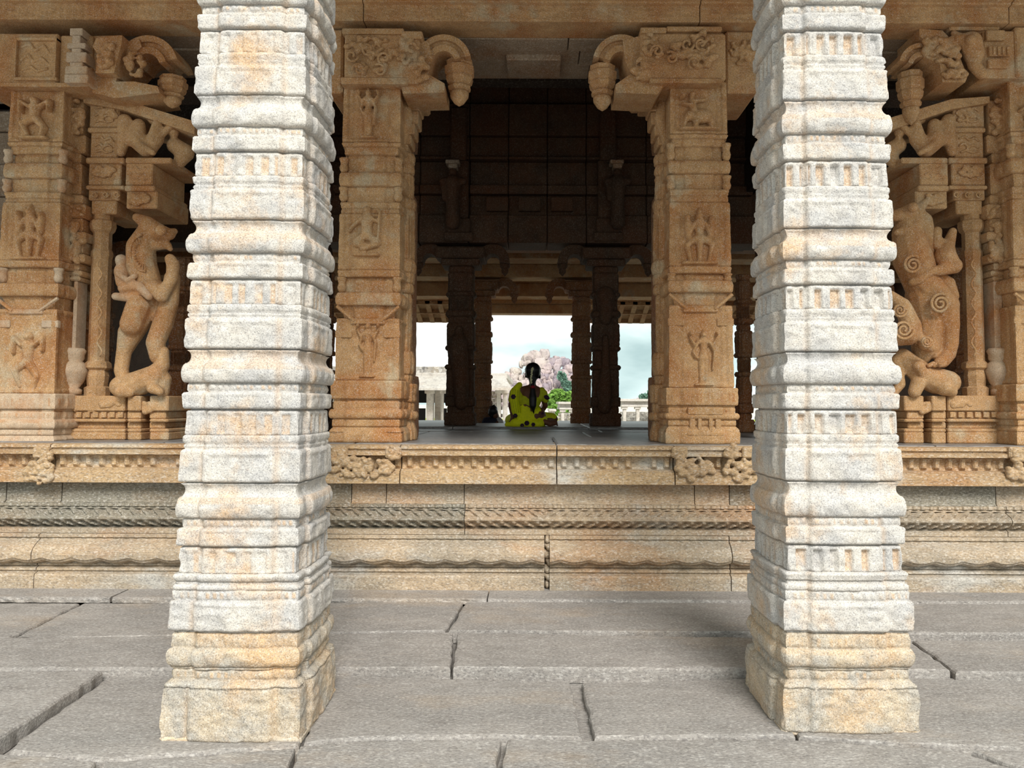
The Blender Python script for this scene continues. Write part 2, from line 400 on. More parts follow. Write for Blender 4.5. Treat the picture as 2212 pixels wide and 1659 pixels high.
for pix in ([(-500,1640),(30,1626),(208,1642),(165,1720),(150,1850),(-900,1850)], [(228,1646),(638,1614),(600,1720),(560,1850),(160,1850),(175,1720)],
            [(648,1611),(770,1599),(1083,1595),(1072,1640),(1100,1850),(572,1850),(608,1720)],
            [(1096,1595),(1268,1598),(1720,1596),(1870,1607),(2060,1618),(2190,1659),(2400,1740),(2300,1850),(1110,1850),(1084,1640)],
            [(2098,1620),(3000,1655),(3000,1850),(2440,1745),(2200,1655)]):
    slab(pix, LO+.02)
for x in range(-5, 5):
    for k, y in enumerate((2.6, 1.3, 0.0, -1.3, -2.6)):
        o_ = .4*(k % 2)
        slab([(x*1.2+o_+.01, y-1.28), (x*1.2+1.19+o_, y-1.28), (x*1.2+1.19+o_, y), (x*1.2+o_+.01, y)], LO+.02-.012*(k % 2), world=True)
# coursed wall of the aisle at the far left
wl = empty('wall_left', (XX(-40, 8.2), 8.2, ZP), 'coursed grey stone wall at the left border', None, None, 'structure')
for k, py in enumerate((-40, 0, 28, 96, 142, 212, 245, 290, 360, 430, 500, 570, 640, 710, 780, 850)):
    nx = (0, 28, 96, 142, 212, 245, 290, 360, 430, 500, 570, 640, 710, 780, 850, 920)[k]
    x0 = -7.0+.4*(k % 2)
    for q in range(3):
        MB().box(x0+q*.75+.004, min(x0+q*.75+.74, XX(60, 8.2)), 8.2-.02*((k+q) % 2), 8.6, ZZ(nx, 8.2)+.004, ZZ(py, 8.2)-.004, .012).build('wall_stone', M_SOF, wl)
# thin slab lip along the foot of the platform
YL = G(1000, 1300, HI).y
lip = empty('trim_1', (0, YL, HI), 'thin pale slab ledge along the foot of the platform', None, None, 'structure')
for a, b in ((-7, -3.3), (-3.28, -.35), (-.34, 2.4), (2.41, 7)):
    sweep('ledge_slab', [(HI+.022, YL+.02), (HI+.018, YL+.004), (HI+.002, YL), (HI-.02, YL)], a, b, M_FLOOR, lip, jit=.008, yback=.6, seed=a)

# ------------------------------------------------------------------ platform with moulded courses
plat = empty('stone_platform', (0, YP, HI), 'moulded granite platform with rope roll and fluted cornice carrying the inner pillars', 'platform')
def zy(py): return ZZ(py, YP-.05, 1000)
def prof(lst): return [(zy(py), YP-d) for py, d in lst]
C1 = prof([(1156,.045),(1158,.065),(1163,.068),(1165,.05),(1168,.052),(1172,.075),(1178,.11),(1184,.135),(1190,.15),(1197,.157),(1204,.155),(1210,.14),(1214,.105),(1216,.07),(1219,.075),(1223,.075),(1225,.055),(1228,.085),(1233,.088),(1235,.07),(1238,.072),(1240,.105),(1244,.112),(1258,.112),(1272,.112),(1280,.108)])
zsc = zy(1212)
def mod1(X, Y, Z, I):
    # scalloped petal fringe and faint petals on the cyma
    s = np.abs(np.sin(X*math.pi/.235))
    m = (I >= 10) & (I <= 13); Z = Z-np.where(m, .022*s-.008, 0)
    m2 = (I >= 5) & (I <= 10); Y = Y-np.where(m2, .006*s**.5, 0)
    m3 = (I >= 1) & (I <= 3); Y = Y+np.where(m3, .008*(np.sin(X*math.pi/.045) > .2), 0)
    return Y, Z
cuts = [-7, -4.02, XX(1178, YP, 1200), XX(1560, YP, 1200), 3.6, 7]
cuts = [-7, XX(92, YP, 1240), XX(1180, YP, 1220), XX(1572, YP, 1220), 4.4, 7]
for k in range(len(cuts)-1):
    g = .018 if k == 1 else .004
    sweep('plinth_stone', C1, cuts[k]+.004+(.022 if k == 2 else 0), cuts[k+1]-g, M_PL, plat, dx=.022, mod=mod1, jit=.003, seed=k*5)
C2 = prof([(1142,.02),(1144,.04),(1155,.04),(1157,.02)])
C3 = prof([(1089,.0),(1091,.03),(1097,.034),(1099,.012),(1101,.02),(1103,.045),(1108,.078),(1114,.098),(1119,.104),(1122,.104),(1128,.098),(1133,.082),(1137,.06),(1139,.03),(1141,.02),(1143,.015)])
def mod3(X, Y, Z, I):
    tw = (Z-zy(1120))*np.where(X < .1, 1.6, -1.6)*np.where(np.abs(I-9) < 5, 1, 0)
    ph = (X+tw)*math.pi/.098
    m = (I >= 5) & (I <= 13)
    band = (I >= 8) & (I <= 9.2)
    Y = Y+np.where(m & ~band, .044*np.abs(np.sin(ph))**1.8, 0)-np.where(band, .004, 0)
    m2 = (I >= 1) & (I <= 2); Y = Y+np.where(m2, .012*(np.sin(X*math.pi/.035) > .1), 0)
    return Y, Z
cut3 = [-7, XX(-60, YP, 1120), XX(1005, YP, 1120), XX(2170, YP, 1120), 7]
for k in range(len(cut3)-1):
    sweep('rope_moulding', C3, cut3[k]+.003, cut3[k+1]-.003, M_PLG if k in (1,) else M_PL, plat, dx=.011, mod=mod3, jit=.002, seed=k*3)
    sweep('fillet_stone', C2, cut3[k]+.003, cut3[k+1]-.003, M_PL, plat, dx=.03, jit=.003, seed=k*9)
C4 = prof([(1040,-.01),(1044,.005),(1086,.008),(1088,.02),(1090,.02)])
cut4 = [-7, XX(15, YP, 1070), XX(135, YP, 1070), XX(760, YP, 1070), XX(835, YP, 1070), XX(1003, YP, 1070), XX(1500, YP, 1070), XX(1575, YP, 1070), XX(2150, YP, 1070), 7]
for k in range(len(cut4)-1):
    sweep('neck_stone', C4, cut4[k]+.004, cut4[k+1]-.004, M_PLG if k in (0,1,2,7) else M_PL, plat, dx=.04, jit=.004, seed=k*7)
C5 = prof([(961,.085),(963,.115),(969,.12),(970,.10),(973,.10),(975,.13),(983,.13),(985,.075),(987,.055),(993,.045),(1000,.042),(1006,.044),(1012,.05),(1014,.10),(1016,.10),(1017,.125),(1021,.125),(1022,.135),(1043,.135),(1044,.12)])
def mod5(X, Y, Z, I):
    m = (I >= 6.6) & (I <= 11.1); c = np.floor(X/.107); fz = X/.107-c
    on = (vn(c*1.9, c*0+1) > -.35)
    s = np.where(on, np.clip(1.3*np.sin(math.pi*np.clip((fz-.2)/.6, 0, 1)), 0, 1), 0)
    return Y-np.where(m, .034*s, 0), Z
c5 = [-7, -4.66, XX(127, YP, 1000), XX(870, YP, 1000), XX(1202, YP, 1000), XX(1452, YP, 1000), 4.2, 7]
for k in range(len(c5)-1):
    sweep('cornice_stone', C5, c5[k]+.004, c5[k+1]-.006, M_PLC, plat, dx=.009, mod=mod5 if k in (0, 2, 3, 4, 6) or True else None, jit=.003, seed=k*4)
for k in range(7):
    sculpt('broken_stone', [ell(P(1184+(k % 2)*4-2, 1166+k*16, YP-.03), (.022+.006*(k % 3), .05, .034)), ell(P(1182-(k % 3)*2, 1160+k*16, YP-.01), (.02, .05, .025))], .008, M_PL, plat, 1)
MB().box(-7, 7, YP+.02, YP+.6, HI, ZP-.03).build('core', M_PL, plat)
# projecting pilaster blocks in the cornice, with weathered lion carvings
def lump(pxc, pyc, rx, ry, d=.05, n=26, mat=M_PLC, seed=1, Y=None):
    rr = random.Random(seed); Y = Y or YP-.13; k = Y/F
    bl = []
    for _ in range(n):
        a = rr.uniform(0, 6.28); q = math.sqrt(rr.random())
        r = rr.uniform(3, 8)*k
        p = P(pxc+rx*q*math.cos(a), pyc+ry*q*math.sin(a), Y-rr.uniform(0, .3)*d); bl.append(ell(p, (r*1.2, d*rr.uniform(.5, .9), r)))
    return bl
for s, (a, b, lst) in enumerate(((716, 872, ((730,985,16,14),(850,978,14,14),(780,1010,70,22))), (1452, 1644, ((1468,985,14,16),(1500,1012,40,24),(1600,1012,36,26),(1580,975,14,14))), (-40, 128, ((100,990,12,20),(85,1022,32,24))), (2180, 2300, ((2195,985,10,16),(2200,1015,26,24))))):
    for c in (a, b-40) if s < 2 else ((a+110,) if s == 2 else (a,)):
        p0, p1 = P(c, 966, YP-.15), P(c+34, 990, YP-.15)
        MB().box(p0.x, p1.x, YP-.155, YP-.05, p1.z, p0.z, .012).build('dentil_block', M_PLC, plat)
    for q, (x, y, rx, ry) in enumerate(lst):
        sculpt('lion_carving', lump(x, y, rx, ry, .045, int(rx*ry/22)+8, seed=s*10+q), .009, M_PLC, plat, 1)
# hall floor
hf = empty('trim_2', (0, 9, ZP), 'worn dark grey stone floor of the raised hall', None, None, 'structure')
yy = [YP+.0, 7.9, 9.4, 10.2]
for r in range(3):
    xs = [-7, -4.8, -3.1, -1.5, .35 if r else .2, 1.9, 3.4, 5.1, 7]
    for k in range(8):
        sh = (.25*r)
        x0 = xs[k]+(sh if k else 0); x1 = xs[k+1]+(sh if k < 7 else 0)
        slab([(x0+.004, yy[r]+.004), (x1-.004, yy[r]+.004), (x1-.004, yy[r+1]-.004), (x0+.004, yy[r+1]-.004)], ZP-.004*(r % 2), .12, M_HFL, True, hf, 'floor_slab', .003)
xs = [-7, -3.0, -1.05, .75, 3.3, 7]
for k in range(5):
    slab([(xs[k]+.005, 10.2), (xs[k+1]-.005, 10.2), (xs[k+1]-.005, 12.2), (xs[k]+.005, 12.2)], ZP+.03, .15, M_HFL, True, hf, 'floor_slab', .004)
    slab([(xs[k]+.005, 12.21), (xs[k+1]-.005, 12.21), (xs[k+1]-.005, 15.4), (xs[k]+.005, 15.4)], ZP, .15, M_HFL, True, hf, 'floor_slab', .004)
MB().box(-7, 7, YP+.5, 15.3, HI-.3, ZP-.1).build('platform_fill', M_PL, hf)

# ------------------------------------------------------------------ outer pillars
def b2z(lst, Y, px): return [(ZZ(a, Y, px), ZZ(b, Y, px), o, k) for a, b, o, k in lst]
UNIT = lambda t, b: None
def outer_pillar(name, label, xl_t, xr_t, xl_b, xr_b, yf, seed, ledges, gpy, nd):
    zr = (ZZ(100, yf, xl_t), ZZ(1240, yf, xl_b))
    w0 = P(xr_t, 100, yf).x-P(xl_t, 100, yf).x; w1 = P(xr_b, 1240, yf).x-P(xl_b, 1240, yf).x
    xc = (P(xr_t, 100, yf).x+P(xl_t, 100, yf).x+P(xr_b, 1240, yf).x+P(xl_b, 1240, yf).x)/4
    root = empty(name, (xc, yf+.3, 0), label, 'pillar')
    pxm = (xl_b+xr_b)/2
    dep = (w0+w1)/2*1.0
    # a tier is ledge, block, seam, concave, bulge, recess, band, niche
    fr = [(0,.10,.010,'ledge'),(.107,.34,.016,'block'),(.34,.352,-.016,'rough'),(.352,.45,.006,'concave'),(.452,.60,.024,'bulge'),(.60,.672,-.004,'dentil'),(.677,.80,.016,'block'),(.80,.812,-.014,'rough'),(.812,1.0,.000,'niche')]
    zl = [ZZ(q, yf, pxm) for q in ledges]+[ZZ(1275, yf, pxm)]
    zl = [zl[0]+2*(zl[0]-zl[1])]+[zl[0]+(zl[0]-zl[1])]+zl
    for i in range(len(zl)-2):
        zt, zb = zl[i], zl[i+1]; H_ = zt-zb
        tier('carved_tier', xc, yf, w0, w1, dep, [(zt-H_*a, zt-H_*b, o, k) for a, b, o, k in fr], M_OUT, root, zr, seed=seed+i*3.7, rough=.0075, nfr=3.6, nd=nd, off_scale=.85)
    zt, zb = zl[-2], zl[-1]; H_ = zt-zb
    tier('carved_tier', xc, yf, w0, w1, dep, [(zt, zt-H_*.42, .022, 'ledge'), (zt-H_*.42, zt-H_*.6, .012, 'rough'), (zt-H_*.6, zt-H_*.94, .022, 'block'), (zt-H_*.94, zb, -.01, 'rough')], M_OUT, root, zr, seed=seed+40, rough=.006)
    bl = [(1276,1300,.018,'dentil'),(1300,1364,.032,'block'),(1365,1370,.010,'rough'),(1370,1403,.016,'dentil'),(1404,1442,.030,'bulge'),(1443,1449,.016,'rough'),(1449,1472,.010,'dentil'),(1472,1486,.036,'slope'),(1486,gpy,.040,'rough')]
    bz = b2z(bl, yf-.05, pxm); bz[-1] = (bz[-1][0], 0.0, bz[-1][2], bz[-1][3])
    tier('base_block', xc, yf, w0, w1, dep, bz[:3], M_OUT, root, zr, seed=seed+51, rough=.009)
    tier('base_moulding', xc, yf, w0, w1, dep, bz[3:6], M_OUTB, root, zr, seed=seed+52, rough=.009)
    tier('foot_block', xc, yf, w0, w1, dep, bz[6:], M_OUTB, root, zr, seed=seed+53, rough=.012)
    h = w1/2+.052
    MB().box(xc-h, xc+h, yf+dep/2-dep/2-.06, yf+dep+.06, -.03, .022, .02).build('mortar_skirt', M_LIP, root)
    return root, xc, w1
PO1 = outer_pillar('outer_pillar', 'tall pale granite pillar nearer the cropped left edge, broad plain upper tiers', 428, 655, 389, 643, 3.79, 2.0, [115, 381, 658, 940, 1238], 1594, .009)
PO2 = outer_pillar('outer_pillar', 'tall pale granite pillar nearest the right yali, crisply carved with slot niches', 1692, 1907, 1703, 1952, 3.92, 9.0, [120, 403, 668, 938, 1233], 1575, .022)

# ------------------------------------------------------------------ relief figures
FIG = {
 'standing': [('e',.5,.9,.10,.09),('c',.5,.97,.5,1.0,.05,.02),('c',.5,.80,.5,.62,.13,.10),('c',.38,.78,.62,.78,.07,.07),('c',.5,.58,.5,.5,.13,.14),('c',.46,.5,.44,.08,.11,.06),('c',.54,.5,.56,.08,.11,.06),('c',.36,.76,.26,.6,.055,.045),('c',.26,.6,.34,.5,.045,.04),('c',.64,.76,.74,.62,.055,.045),('c',.74,.62,.70,.3,.045,.035),('c',.30,.72,.2,.84,.045,.04),('e',.2,.92,.05,.07),('c',.70,.72,.8,.84,.045,.04),('e',.8,.92,.05,.07),('c',.3,.04,.7,.04,.04,.04)],
 'seated': [('e',.5,.88,.11,.10),('c',.5,.76,.5,.5,.15,.15),('c',.36,.74,.64,.74,.07,.07),('c',.34,.72,.14,.60,.06,.05),('c',.14,.60,.05,.52,.05,.04),('c',.66,.72,.82,.68,.06,.05),('c',.82,.68,.84,.86,.045,.04),('c',.84,.86,.80,.3,.03,.03),('c',.45,.44,.22,.36,.12,.09),('c',.55,.44,.80,.34,.12,.09),('c',.24,.30,.62,.26,.09,.07),('c',.76,.30,.40,.22,.09,.07),('c',.2,.12,.8,.12,.05,.05)],
 'dancer': [('e',.5,.86,.12,.10),('c',.5,.74,.48,.5,.15,.12),('c',.34,.74,.14,.86,.06,.05),('c',.14,.86,.16,.62,.05,.05),('c',.66,.74,.86,.86,.06,.05),('c',.86,.86,.84,.66,.05,.05),('c',.44,.46,.2,.36,.11,.08),('c',.2,.36,.34,.12,.08,.05),('c',.54,.46,.74,.26,.11,.08),('c',.74,.26,.66,.06,.07,.05),('c',.2,.04,.8,.04,.05,.05)],
 'elephant': [('e',.6,.34,.30,.20),('e',.3,.34,.15,.14),('c',.22,.30,.18,.10,.07,.04),('c',.45,.22,.45,.05,.08,.07),('c',.8,.25,.82,.05,.08,.07),('c',.4,.5,.36,.74,.10,.08),('e',.36,.88,.09,.09),('c',.36,.7,.66,.74,.05,.04),('c',.36,.6,.14,.66,.05,.04),('c',.1,.02,.9,.02,.05,.05),('e',.14,.84,.08,.07)],
 'group': [('e',.5,.84,.10,.08),('c',.5,.92,.5,.98,.06,.03),('c',.5,.74,.5,.5,.13,.10),('e',.22,.82,.07,.07),('c',.22,.74,.24,.5,.09,.08),('e',.78,.80,.07,.07),('c',.78,.72,.76,.5,.09,.08),('c',.38,.72,.28,.56,.05,.05),('c',.62,.72,.72,.56,.05,.05),('c',.45,.46,.2,.34,.10,.07),('c',.2,.34,.28,.08,.07,.05),('c',.55,.46,.8,.36,.10,.07),('c',.8,.36,.72,.08,.07,.05),('c',.5,.4,.5,.1,.09,.06),('c',.12,.03,.88,.03,.05,.05)],
 'scroll': [('c',.1,.8,.35,.9,.05,.06),('c',.35,.9,.5,.7,.06,.06),('c',.5,.7,.75,.85,.06,.07),('c',.75,.85,.92,.65,.07,.04),('c',.1,.45,.3,.6,.06,.05),('c',.3,.6,.45,.4,.06,.07),('c',.45,.4,.7,.5,.07,.06),('c',.7,.5,.9,.35,.06,.04),('c',.12,.15,.4,.25,.05,.07),('c',.4,.25,.6,.12,.07,.05),('c',.6,.12,.88,.2,.05,.05)],
}
def relief(kind, r, Y, mat, parent, name='relief_figure', deep=.068, vox=.0085, face=0, xs=None):
    """r = px rectangle (x0, y0, x1, y1) on the plane y = Y; face 1: on a side face at x = xs, spanning depths r[0]..r[2] in metres and z r[3]..r[1]"""
    bl = []
    if face == 0:
        a, b = P(r[0], r[3], Y), P(r[2], r[1], Y); W_, H_ = b.x-a.x, b.z-a.z
        mp_ = lambda u, v: Vector((a.x+u*W_, Y, a.z+v*H_))
    else:
        W_, H_ = abs(r[2]-r[0]), r[1]-r[3]; mp_ = lambda u, v: Vector((xs, r[0]+u*(r[2]-r[0]), r[3]+v*H_))
    s = (W_*.6+H_*.25) if kind != 'standing' else min(W_, H_*.6)
    for q in FIG[kind]:
        if q[0] == 'e':
            p = mp_(q[1], q[2]); rx, rz = q[3]*s, q[4]*s*1.1
            bl.append(ell(p, (rx, deep, rz) if face == 0 else (deep, rx, rz)))
        else:
            p0, p1 = mp_(q[1], q[2]), mp_(q[3], q[4]); vs, fs = cap(p0, p1, q[5]*s*1.05, q[6]*s*1.05)
            k = deep*.75/(max(q[5], q[6])*s*1.05)
            vs = [(v[0], Y+(v[1]-Y)*k, v[2]) if face == 0 else (xs+(v[0]-xs)*k, v[1], v[2]) for v in vs]; bl.append((vs, fs))
    return sculpt(name, bl, vox, mat, parent, 1)

# ------------------------------------------------------------------ inner square columns with carved panels
def inner_column(name, label, xl, xr, Y, top, bands, figs, mat, dep=None, seed=0, matlow=None, cat='pillar', group=None, extra=True, side=0, wid=None, ncol=(48, 30, 8, 30)):
    """xl, xr: (px at top, px at bottom) of the front face; bands by py"""
    zt, zb = ZZ(top, Y, xl[0]), ZP
    zr = (ZZ(200, Y, xl[0]), ZZ(840, Y, xl[1]))
    w0 = P(xr[0], 200, Y).x-P(xl[0], 200, Y).x; w1 = P(xr[1], 840, Y).x-P(xl[1], 840, Y).x
    xc = (P(xr[0], 200, Y).x+P(xl[0], 200, Y).x+P(xr[1], 840, Y).x+P(xl[1], 840, Y).x)/4
    dep = dep or (w0+w1)/2
    root = empty(name, (xc, Y+dep/2, ZP), label, cat, group)
    pm = (xl[0]+xr[0])/2
    for i, (pname, bl) in enumerate(bands):
        bz = b2z(bl, Y, pm)
        if i == len(bands)-1: bz[-1] = (bz[-1][0], ZP, bz[-1][2], bz[-1][3])
        tier(pname, xc, Y, w0, w1, dep, bz, (matlow or mat) if i >= len(bands)-2 else mat, root, zr, ncol=ncol, dz=.011, seed=seed+i, proj=.0 if 'panel' in pname else .012, rough=.005, centre=.6)
    for kind, r in figs: relief(kind, r, Y+.004, mat, root)
    return root, xc, w0, w1
def bandset(o):     # o: the photograph's heights for one column
    a = o
    return [('panel_block', [(a[0], a[1], .0, 'panel')]),
        ('neck', [(a[1]+1, a[1]+10, .004, 'ledge'), (a[1]+10, a[1]+26, -.020, 'rough'), (a[1]+26, a[2], -.045, 'bulge')]),
        ('cushion', [(a[2], a[3], .012, 'bulge')]),
        ('bowl', [(a[3], a[4], -.050, 'flare')]),
        ('moulding', [(a[4], a[4]+14, .0, 'ledge'), (a[4]+14, a[5], -.006, 'dentil')]),
        ('panel_block', [(a[5], a[6], .004, 'panel')]),
        ('moulding', [(a[6], a[6]+15, .006, 'ledge')]),
        ('neck', [(a[6]+15, a[7], -.045, 'dentil')]),
        ('cushion', [(a[7], a[8], .012, 'bulge')]),
        ('bowl', [(a[8], a[9], -.048, 'flare')]),
        ('panel_block', [(a[9], a[10], .004, 'panel')]),
        ('base_block', [(a[10], a[11], .030, 'dentil'), (a[11], a[11]+4, .01, 'rough')]),
        ('foot', [(a[11]+4, a[12], .010, 'dentil'), (a[12], a[13], .034, 'bulge'), (a[13], a[14], .012, 'rough'), (a[14], a[14]+12, .032, 'slope'), (a[14]+12, 965, .038, 'rough')])]
YI = 6.66
CL = bandset([178, 306, 372, 402, 436, 461, 583, 632, 660, 688, 822, 862, 884, 904, 922])
IC1, x1c, w1a, w1b = inner_column('inner_pillar', 'tan square pillar with seated archer relief, left of the central opening', (737, 728), (861, 866), YI, 178, CL,
    [('standing', (762,192,830,302)), ('seated', (750,440,835,566)), ('standing', (758,694,832,818))], M_IN, seed=3)
IC2, x2c, w2a, w2b = inner_column('inner_pillar', 'tan square pillar with elephant rider relief, right of the central opening', (1441, 1452), (1564, 1592), YI, 176, bandset([174, 288, 346, 374, 408, 436, 575, 606, 632, 660, 838, 876, 892, 906, 920]),
    [('elephant', (1462,196,1552,280)), ('group', (1465,448,1556,572)), ('standing', (1472,712,1566,836))], M_IN, seed=13)
IC3, x3c, w3a, w3b = inner_column('inner_pillar', 'cream square pillar at the left border with dancing figure relief at its foot', (18, -16), (134, 122), YI, 184, bandset([184, 304, 352, 384, 414, 436, 562, 612, 640, 668, 850, 884, 906, 926, 940]),
    [('dancer', (30,205,122,302)), ('group', (20,440,112,562)), ('dancer', (14,708,110,852))], M_IN, seed=23, matlow=M_INL)
IC4, x4c, w4a, w4b = inner_column('inner_pillar', 'tan square pillar cut off by the right border beside the carved yali', (2186, 2192), (2306, 2330), YI, 165, bandset([160, 282, 340, 372, 402, 430, 560, 600, 630, 660, 830, 868, 890, 906, 920]),
    [('seated', (2200,200,2290,282)), ('standing', (2212,440,2300,560)), ('standing', (2212,700,2306,830))], M_IN, seed=33)
# corner pots, V braces and niche shrine on the columns
def col_trim(root, xc, w, Y, rows, mat, seed=0):
    z = lambda py: ZZ(py, Y, PX+xc*F/Y)
    for py0, py1, kind in rows:
        for s in (-1, 1):
            x = xc+s*(w/2-.035)
            if kind == 'pot':
                h = z(py0)-z(py1)
                for yy_ in (Y+.035,):
                    MB().lathe((x, yy_, z(py1)), [(.018,0),(.034,.02*h/.12),(.040,.35*h),(.030,.6*h),(.036,.8*h),(.042,.86*h),(.042,h)], 8).build('corner_pot', mat, root, True)
            elif kind == 'brace':
                a = Vector((x+s*.03, Y-.01, z(py0))); b = Vector((xc+s*(w/2-.16), Y-.015, z(py1)))
                MB().tube([a, b], .016, 6).build('diagonal_brace', mat, root)
        if kind == 'brace':
            MB().box(xc-w/2+.13, xc+w/2-.13, Y-.022, Y+.03, z(py1+7), z(py1-4), .008).build('brace_bar', mat, root)
            for s in (-1, 1): MB().box(*sorted((xc+s*w/2+s*.006, xc+s*(w/2-.14))), Y-.014, Y+.03, z(py1+36), z(py1+20), .006).build('brace_bar', mat, root)
col_trim(IC1, x1c, w1b, YI, [(340,372,'pot'),(403,434,'pot'),(598,632,'pot'),(662,694,'brace')], M_IN)
col_trim(IC2, x2c, w2b, YI, [(308,346,'pot'),(378,410,'pot'),(590,606+2,'pot'),(636,668,'brace')], M_IN)
col_trim(IC3, x3c, w3b, YI, [(322,352,'pot'),(386,414,'pot'),(578,610,'pot'),(644,672,'brace')], M_INL)
col_trim(IC4, x4c, w4b, YI, [(310,340,'pot'),(576,600,'pot'),(634,664,'brace')], M_IN)
# small shrine carved at the foot of the right pillar
def pb(x0, y0, x1, y1, Y0, Y1, bv=.006):
    a, b = P(x0, y1, Y0), P(x1, y0, Y0); return (a.x, b.x, Y0, Y1, a.z, b.z, bv)
sh = MB().box(*pb(1486,880,1562,896,YI-.075,YI)).box(*pb(1490,896,1502,934,YI-.06,YI)).box(*pb(1508,896,1516,934,YI-.065,YI)).box(*pb(1532,896,1540,934,YI-.065,YI)).box(*pb(1546,896,1558,934,YI-.06,YI)).box(*pb(1484,934,1564,941,YI-.075,YI))
sh.build('carved_shrine', M_IN, IC2)

# ------------------------------------------------------------------ capitals, curved brackets, beams
def arc_pts(cx, cy, r, a0, a1, n=14): return [(cx+r*math.cos(math.radians(a0+(a1-a0)*i/n)), cy-r*math.sin(math.radians(a0+(a1-a0)*i/n))) for i in range(n+1)]
def pxprism(m, pts, Y0, Y1):
    q = [P(a, b, Y0) for a, b in pts]; return m.prism([(p.x, p.z) for p in q], Y0, Y1)
def bracket(sgn, x0, cx, cy, R, Y, mat, name, label, pend, body, panel=None, parent=None):
    """sgn +1: arm reaches to the right. x0 = px where the arm leaves the capital, (cx, cy, R) = arch of the arm"""
    root = empty(name, P(cx, cy, Y), label, 'bracket')
    T = .34
    for k, (r0, r1, inset) in enumerate(((1.0, .80, 0), (.80, .62, .03), (.62, .40, .0))):
        a0, a1 = (14, 165) if sgn > 0 else (166, 15)
        o = arc_pts(cx, cy, R*r0, a0, a1)+arc_pts(cx, cy, R*r1, a1, a0)
        pxprism(MB(), o, Y+inset, Y+T-inset).build('arch_ring', mat, root, fix=True)
    m = MB(); pxprism(m, [(a, b) for a, b in body], Y-.02, Y+T+.05); m.build('arm_body', mat, root, fix=True)
    # pendant bud
    px, py0, py1, rw = pend; k = Y/F; c = P(px, py1, Y+T/2); H_ = (py1-py0)*k; r = rw*k
    pd_ = MB().lathe(c, [(r*.6,H_*.33),(r*.78,H_*.36),(r*.82,H_*.42),(r*.7,H_*.46),(r*.9,H_*.52),(r*.98,H_*.62),(r*.92,H_*.66),(r*1.04,H_*.70),(r*1.06,H_*.86),(r*.9,H_*.9),(r*.95,H_*1.0)], 8).build('pendant', mat, root)
    MB().lathe(c, [(.004,0),(r*.35,H_*.07),(r*.62,H_*.2),(r*.66,H_*.30),(r*.58,H_*.33)], 14).build('pendant_tip', M_IN, pd_, True)
    return root
# centre left
capm = empty('pillar_capital', P(800, 120, YI), 'weathered carved capital block above the archer relief pillar', 'capital')
YC = YI-.10
left_block = MB().box(*pb(706,62,742,200,YC+.1,YC+.75,.02)).box(*pb(742,66,906,178,YC,YC+.8,.02)).box(*pb(738,60,872,72,YC-.03,YC+.8,.01)).box(*pb(735,166,880,180,YC-.01,YC+.8,.01)).box(*pb(866,66,912,82,YC-.03,YC+.5,.01)).build('capital_block', M_IN, capm)
sculpt('scroll_carving', lump(800,120,58,40,.05,60,seed=5,Y=YC)+lump(880,110,24,30,.05,24,seed=6,Y=YC), .011, M_IN, left_block, 1)
for k, (a, b) in enumerate(((760,120),(795,105),(830,125),(775,150),(820,152))):
    MB().tube([P(a+math.cos(t*.55+k)*(15-t*.9), b+math.sin(t*.55+k)*(15-t*.9), YC-.035) for t in range(14)], .012, 6).build('scroll', M_IN, left_block, True)
bracket(1, 905, 958, 134, 60, YC+.08, M_IN, 'curved_bracket', 'curved bracket with rust coloured pendant bud, left of the opening', (992,128,230,33), [(880,80),(925,90),(935,125),(925,160),(960,180),(960,200),(870,202),(865,178),(878,150)])
capr = empty('pillar_capital', P(1500, 120, YI), 'carved capital block with lion face above the elephant relief pillar', 'capital')
right_block = MB().box(*pb(1384,70,1568,172,YC,YC+.8,.02)).box(*pb(1384,58,1440,70,YC-.03,YC+.8,.01)).box(*pb(1440,56,1560,66,YC-.02,YC+.8,.01)).box(*pb(1568,66,1636,200,YC+.12,YC+.8,.02)).box(*pb(1404,168,1560,178,YC-.01,YC+.8,.01)).build('capital_block', M_IN, capr)
sculpt('scroll_carving', lump(1500,110,50,42,.055,60,seed=7,Y=YC)+lump(1410,105,22,34,.045,22,seed=8,Y=YC)+lump(1602,110,26,34,.045,22,seed=9,Y=YC+.12), .011, M_IN, right_block, 1)
for k, (a, b) in enumerate(((1485,95),(1515,95),(1500,135),(1420,110),(1450,125))):
    MB().tube([P(a+math.cos(t*.55+k)*(15-t*.9), b+math.sin(t*.55+k)*(15-t*.9), YC-.035) for t in range(14)], .012, 6).build('scroll', M_IN, right_block, True)
bracket(-1, 1385, 1342, 136, 62, YC+.08, M_IN, 'curved_bracket', 'curved bracket with tan pendant bud, right of the opening', (1301,140,240,32), [(1388,76),(1345,88),(1350,130),(1362,160),(1330,182),(1330,200),(1420,204),(1440,178),(1400,150)])
# left composite capital
capl = empty('pillar_capital', P(100, 120, YI), 'capital block with square framed scroll panel at the left border', 'capital')
m = MB().box(*pb(-60,72,126,184,YC+.02,YC+.8,.012)).box(*pb(126,76,200,182,YC+.04,YC+.7,.012)).box(*pb(-60,178,192,186,YC+.01,YC+.7,.006))
for r in ((30,80,122,86),(30,166,122,172),(30,80,36,172),(116,80,122,172)): m.box(*pb(*r, YC-.015, YC+.1, .005))
border_block = m.build('capital_block', M_IN, capl)
relief('scroll', (38,88,114,164), YC+.025, M_IN, border_block, 'scroll_carving', .03)
m = MB()
for i, (y0, y1, hw) in enumerate(((60,76,14),(76,92,9),(92,104,20),(104,112,10),(112,134,22),(134,142,14),(142,160,24),(160,178,26))): m.box(*pb(164-hw,y0,164+hw,y1,YC-.06-.01*(i % 2),YC+.1,.006))
m.build('bracket_finial', M_INL, border_block)
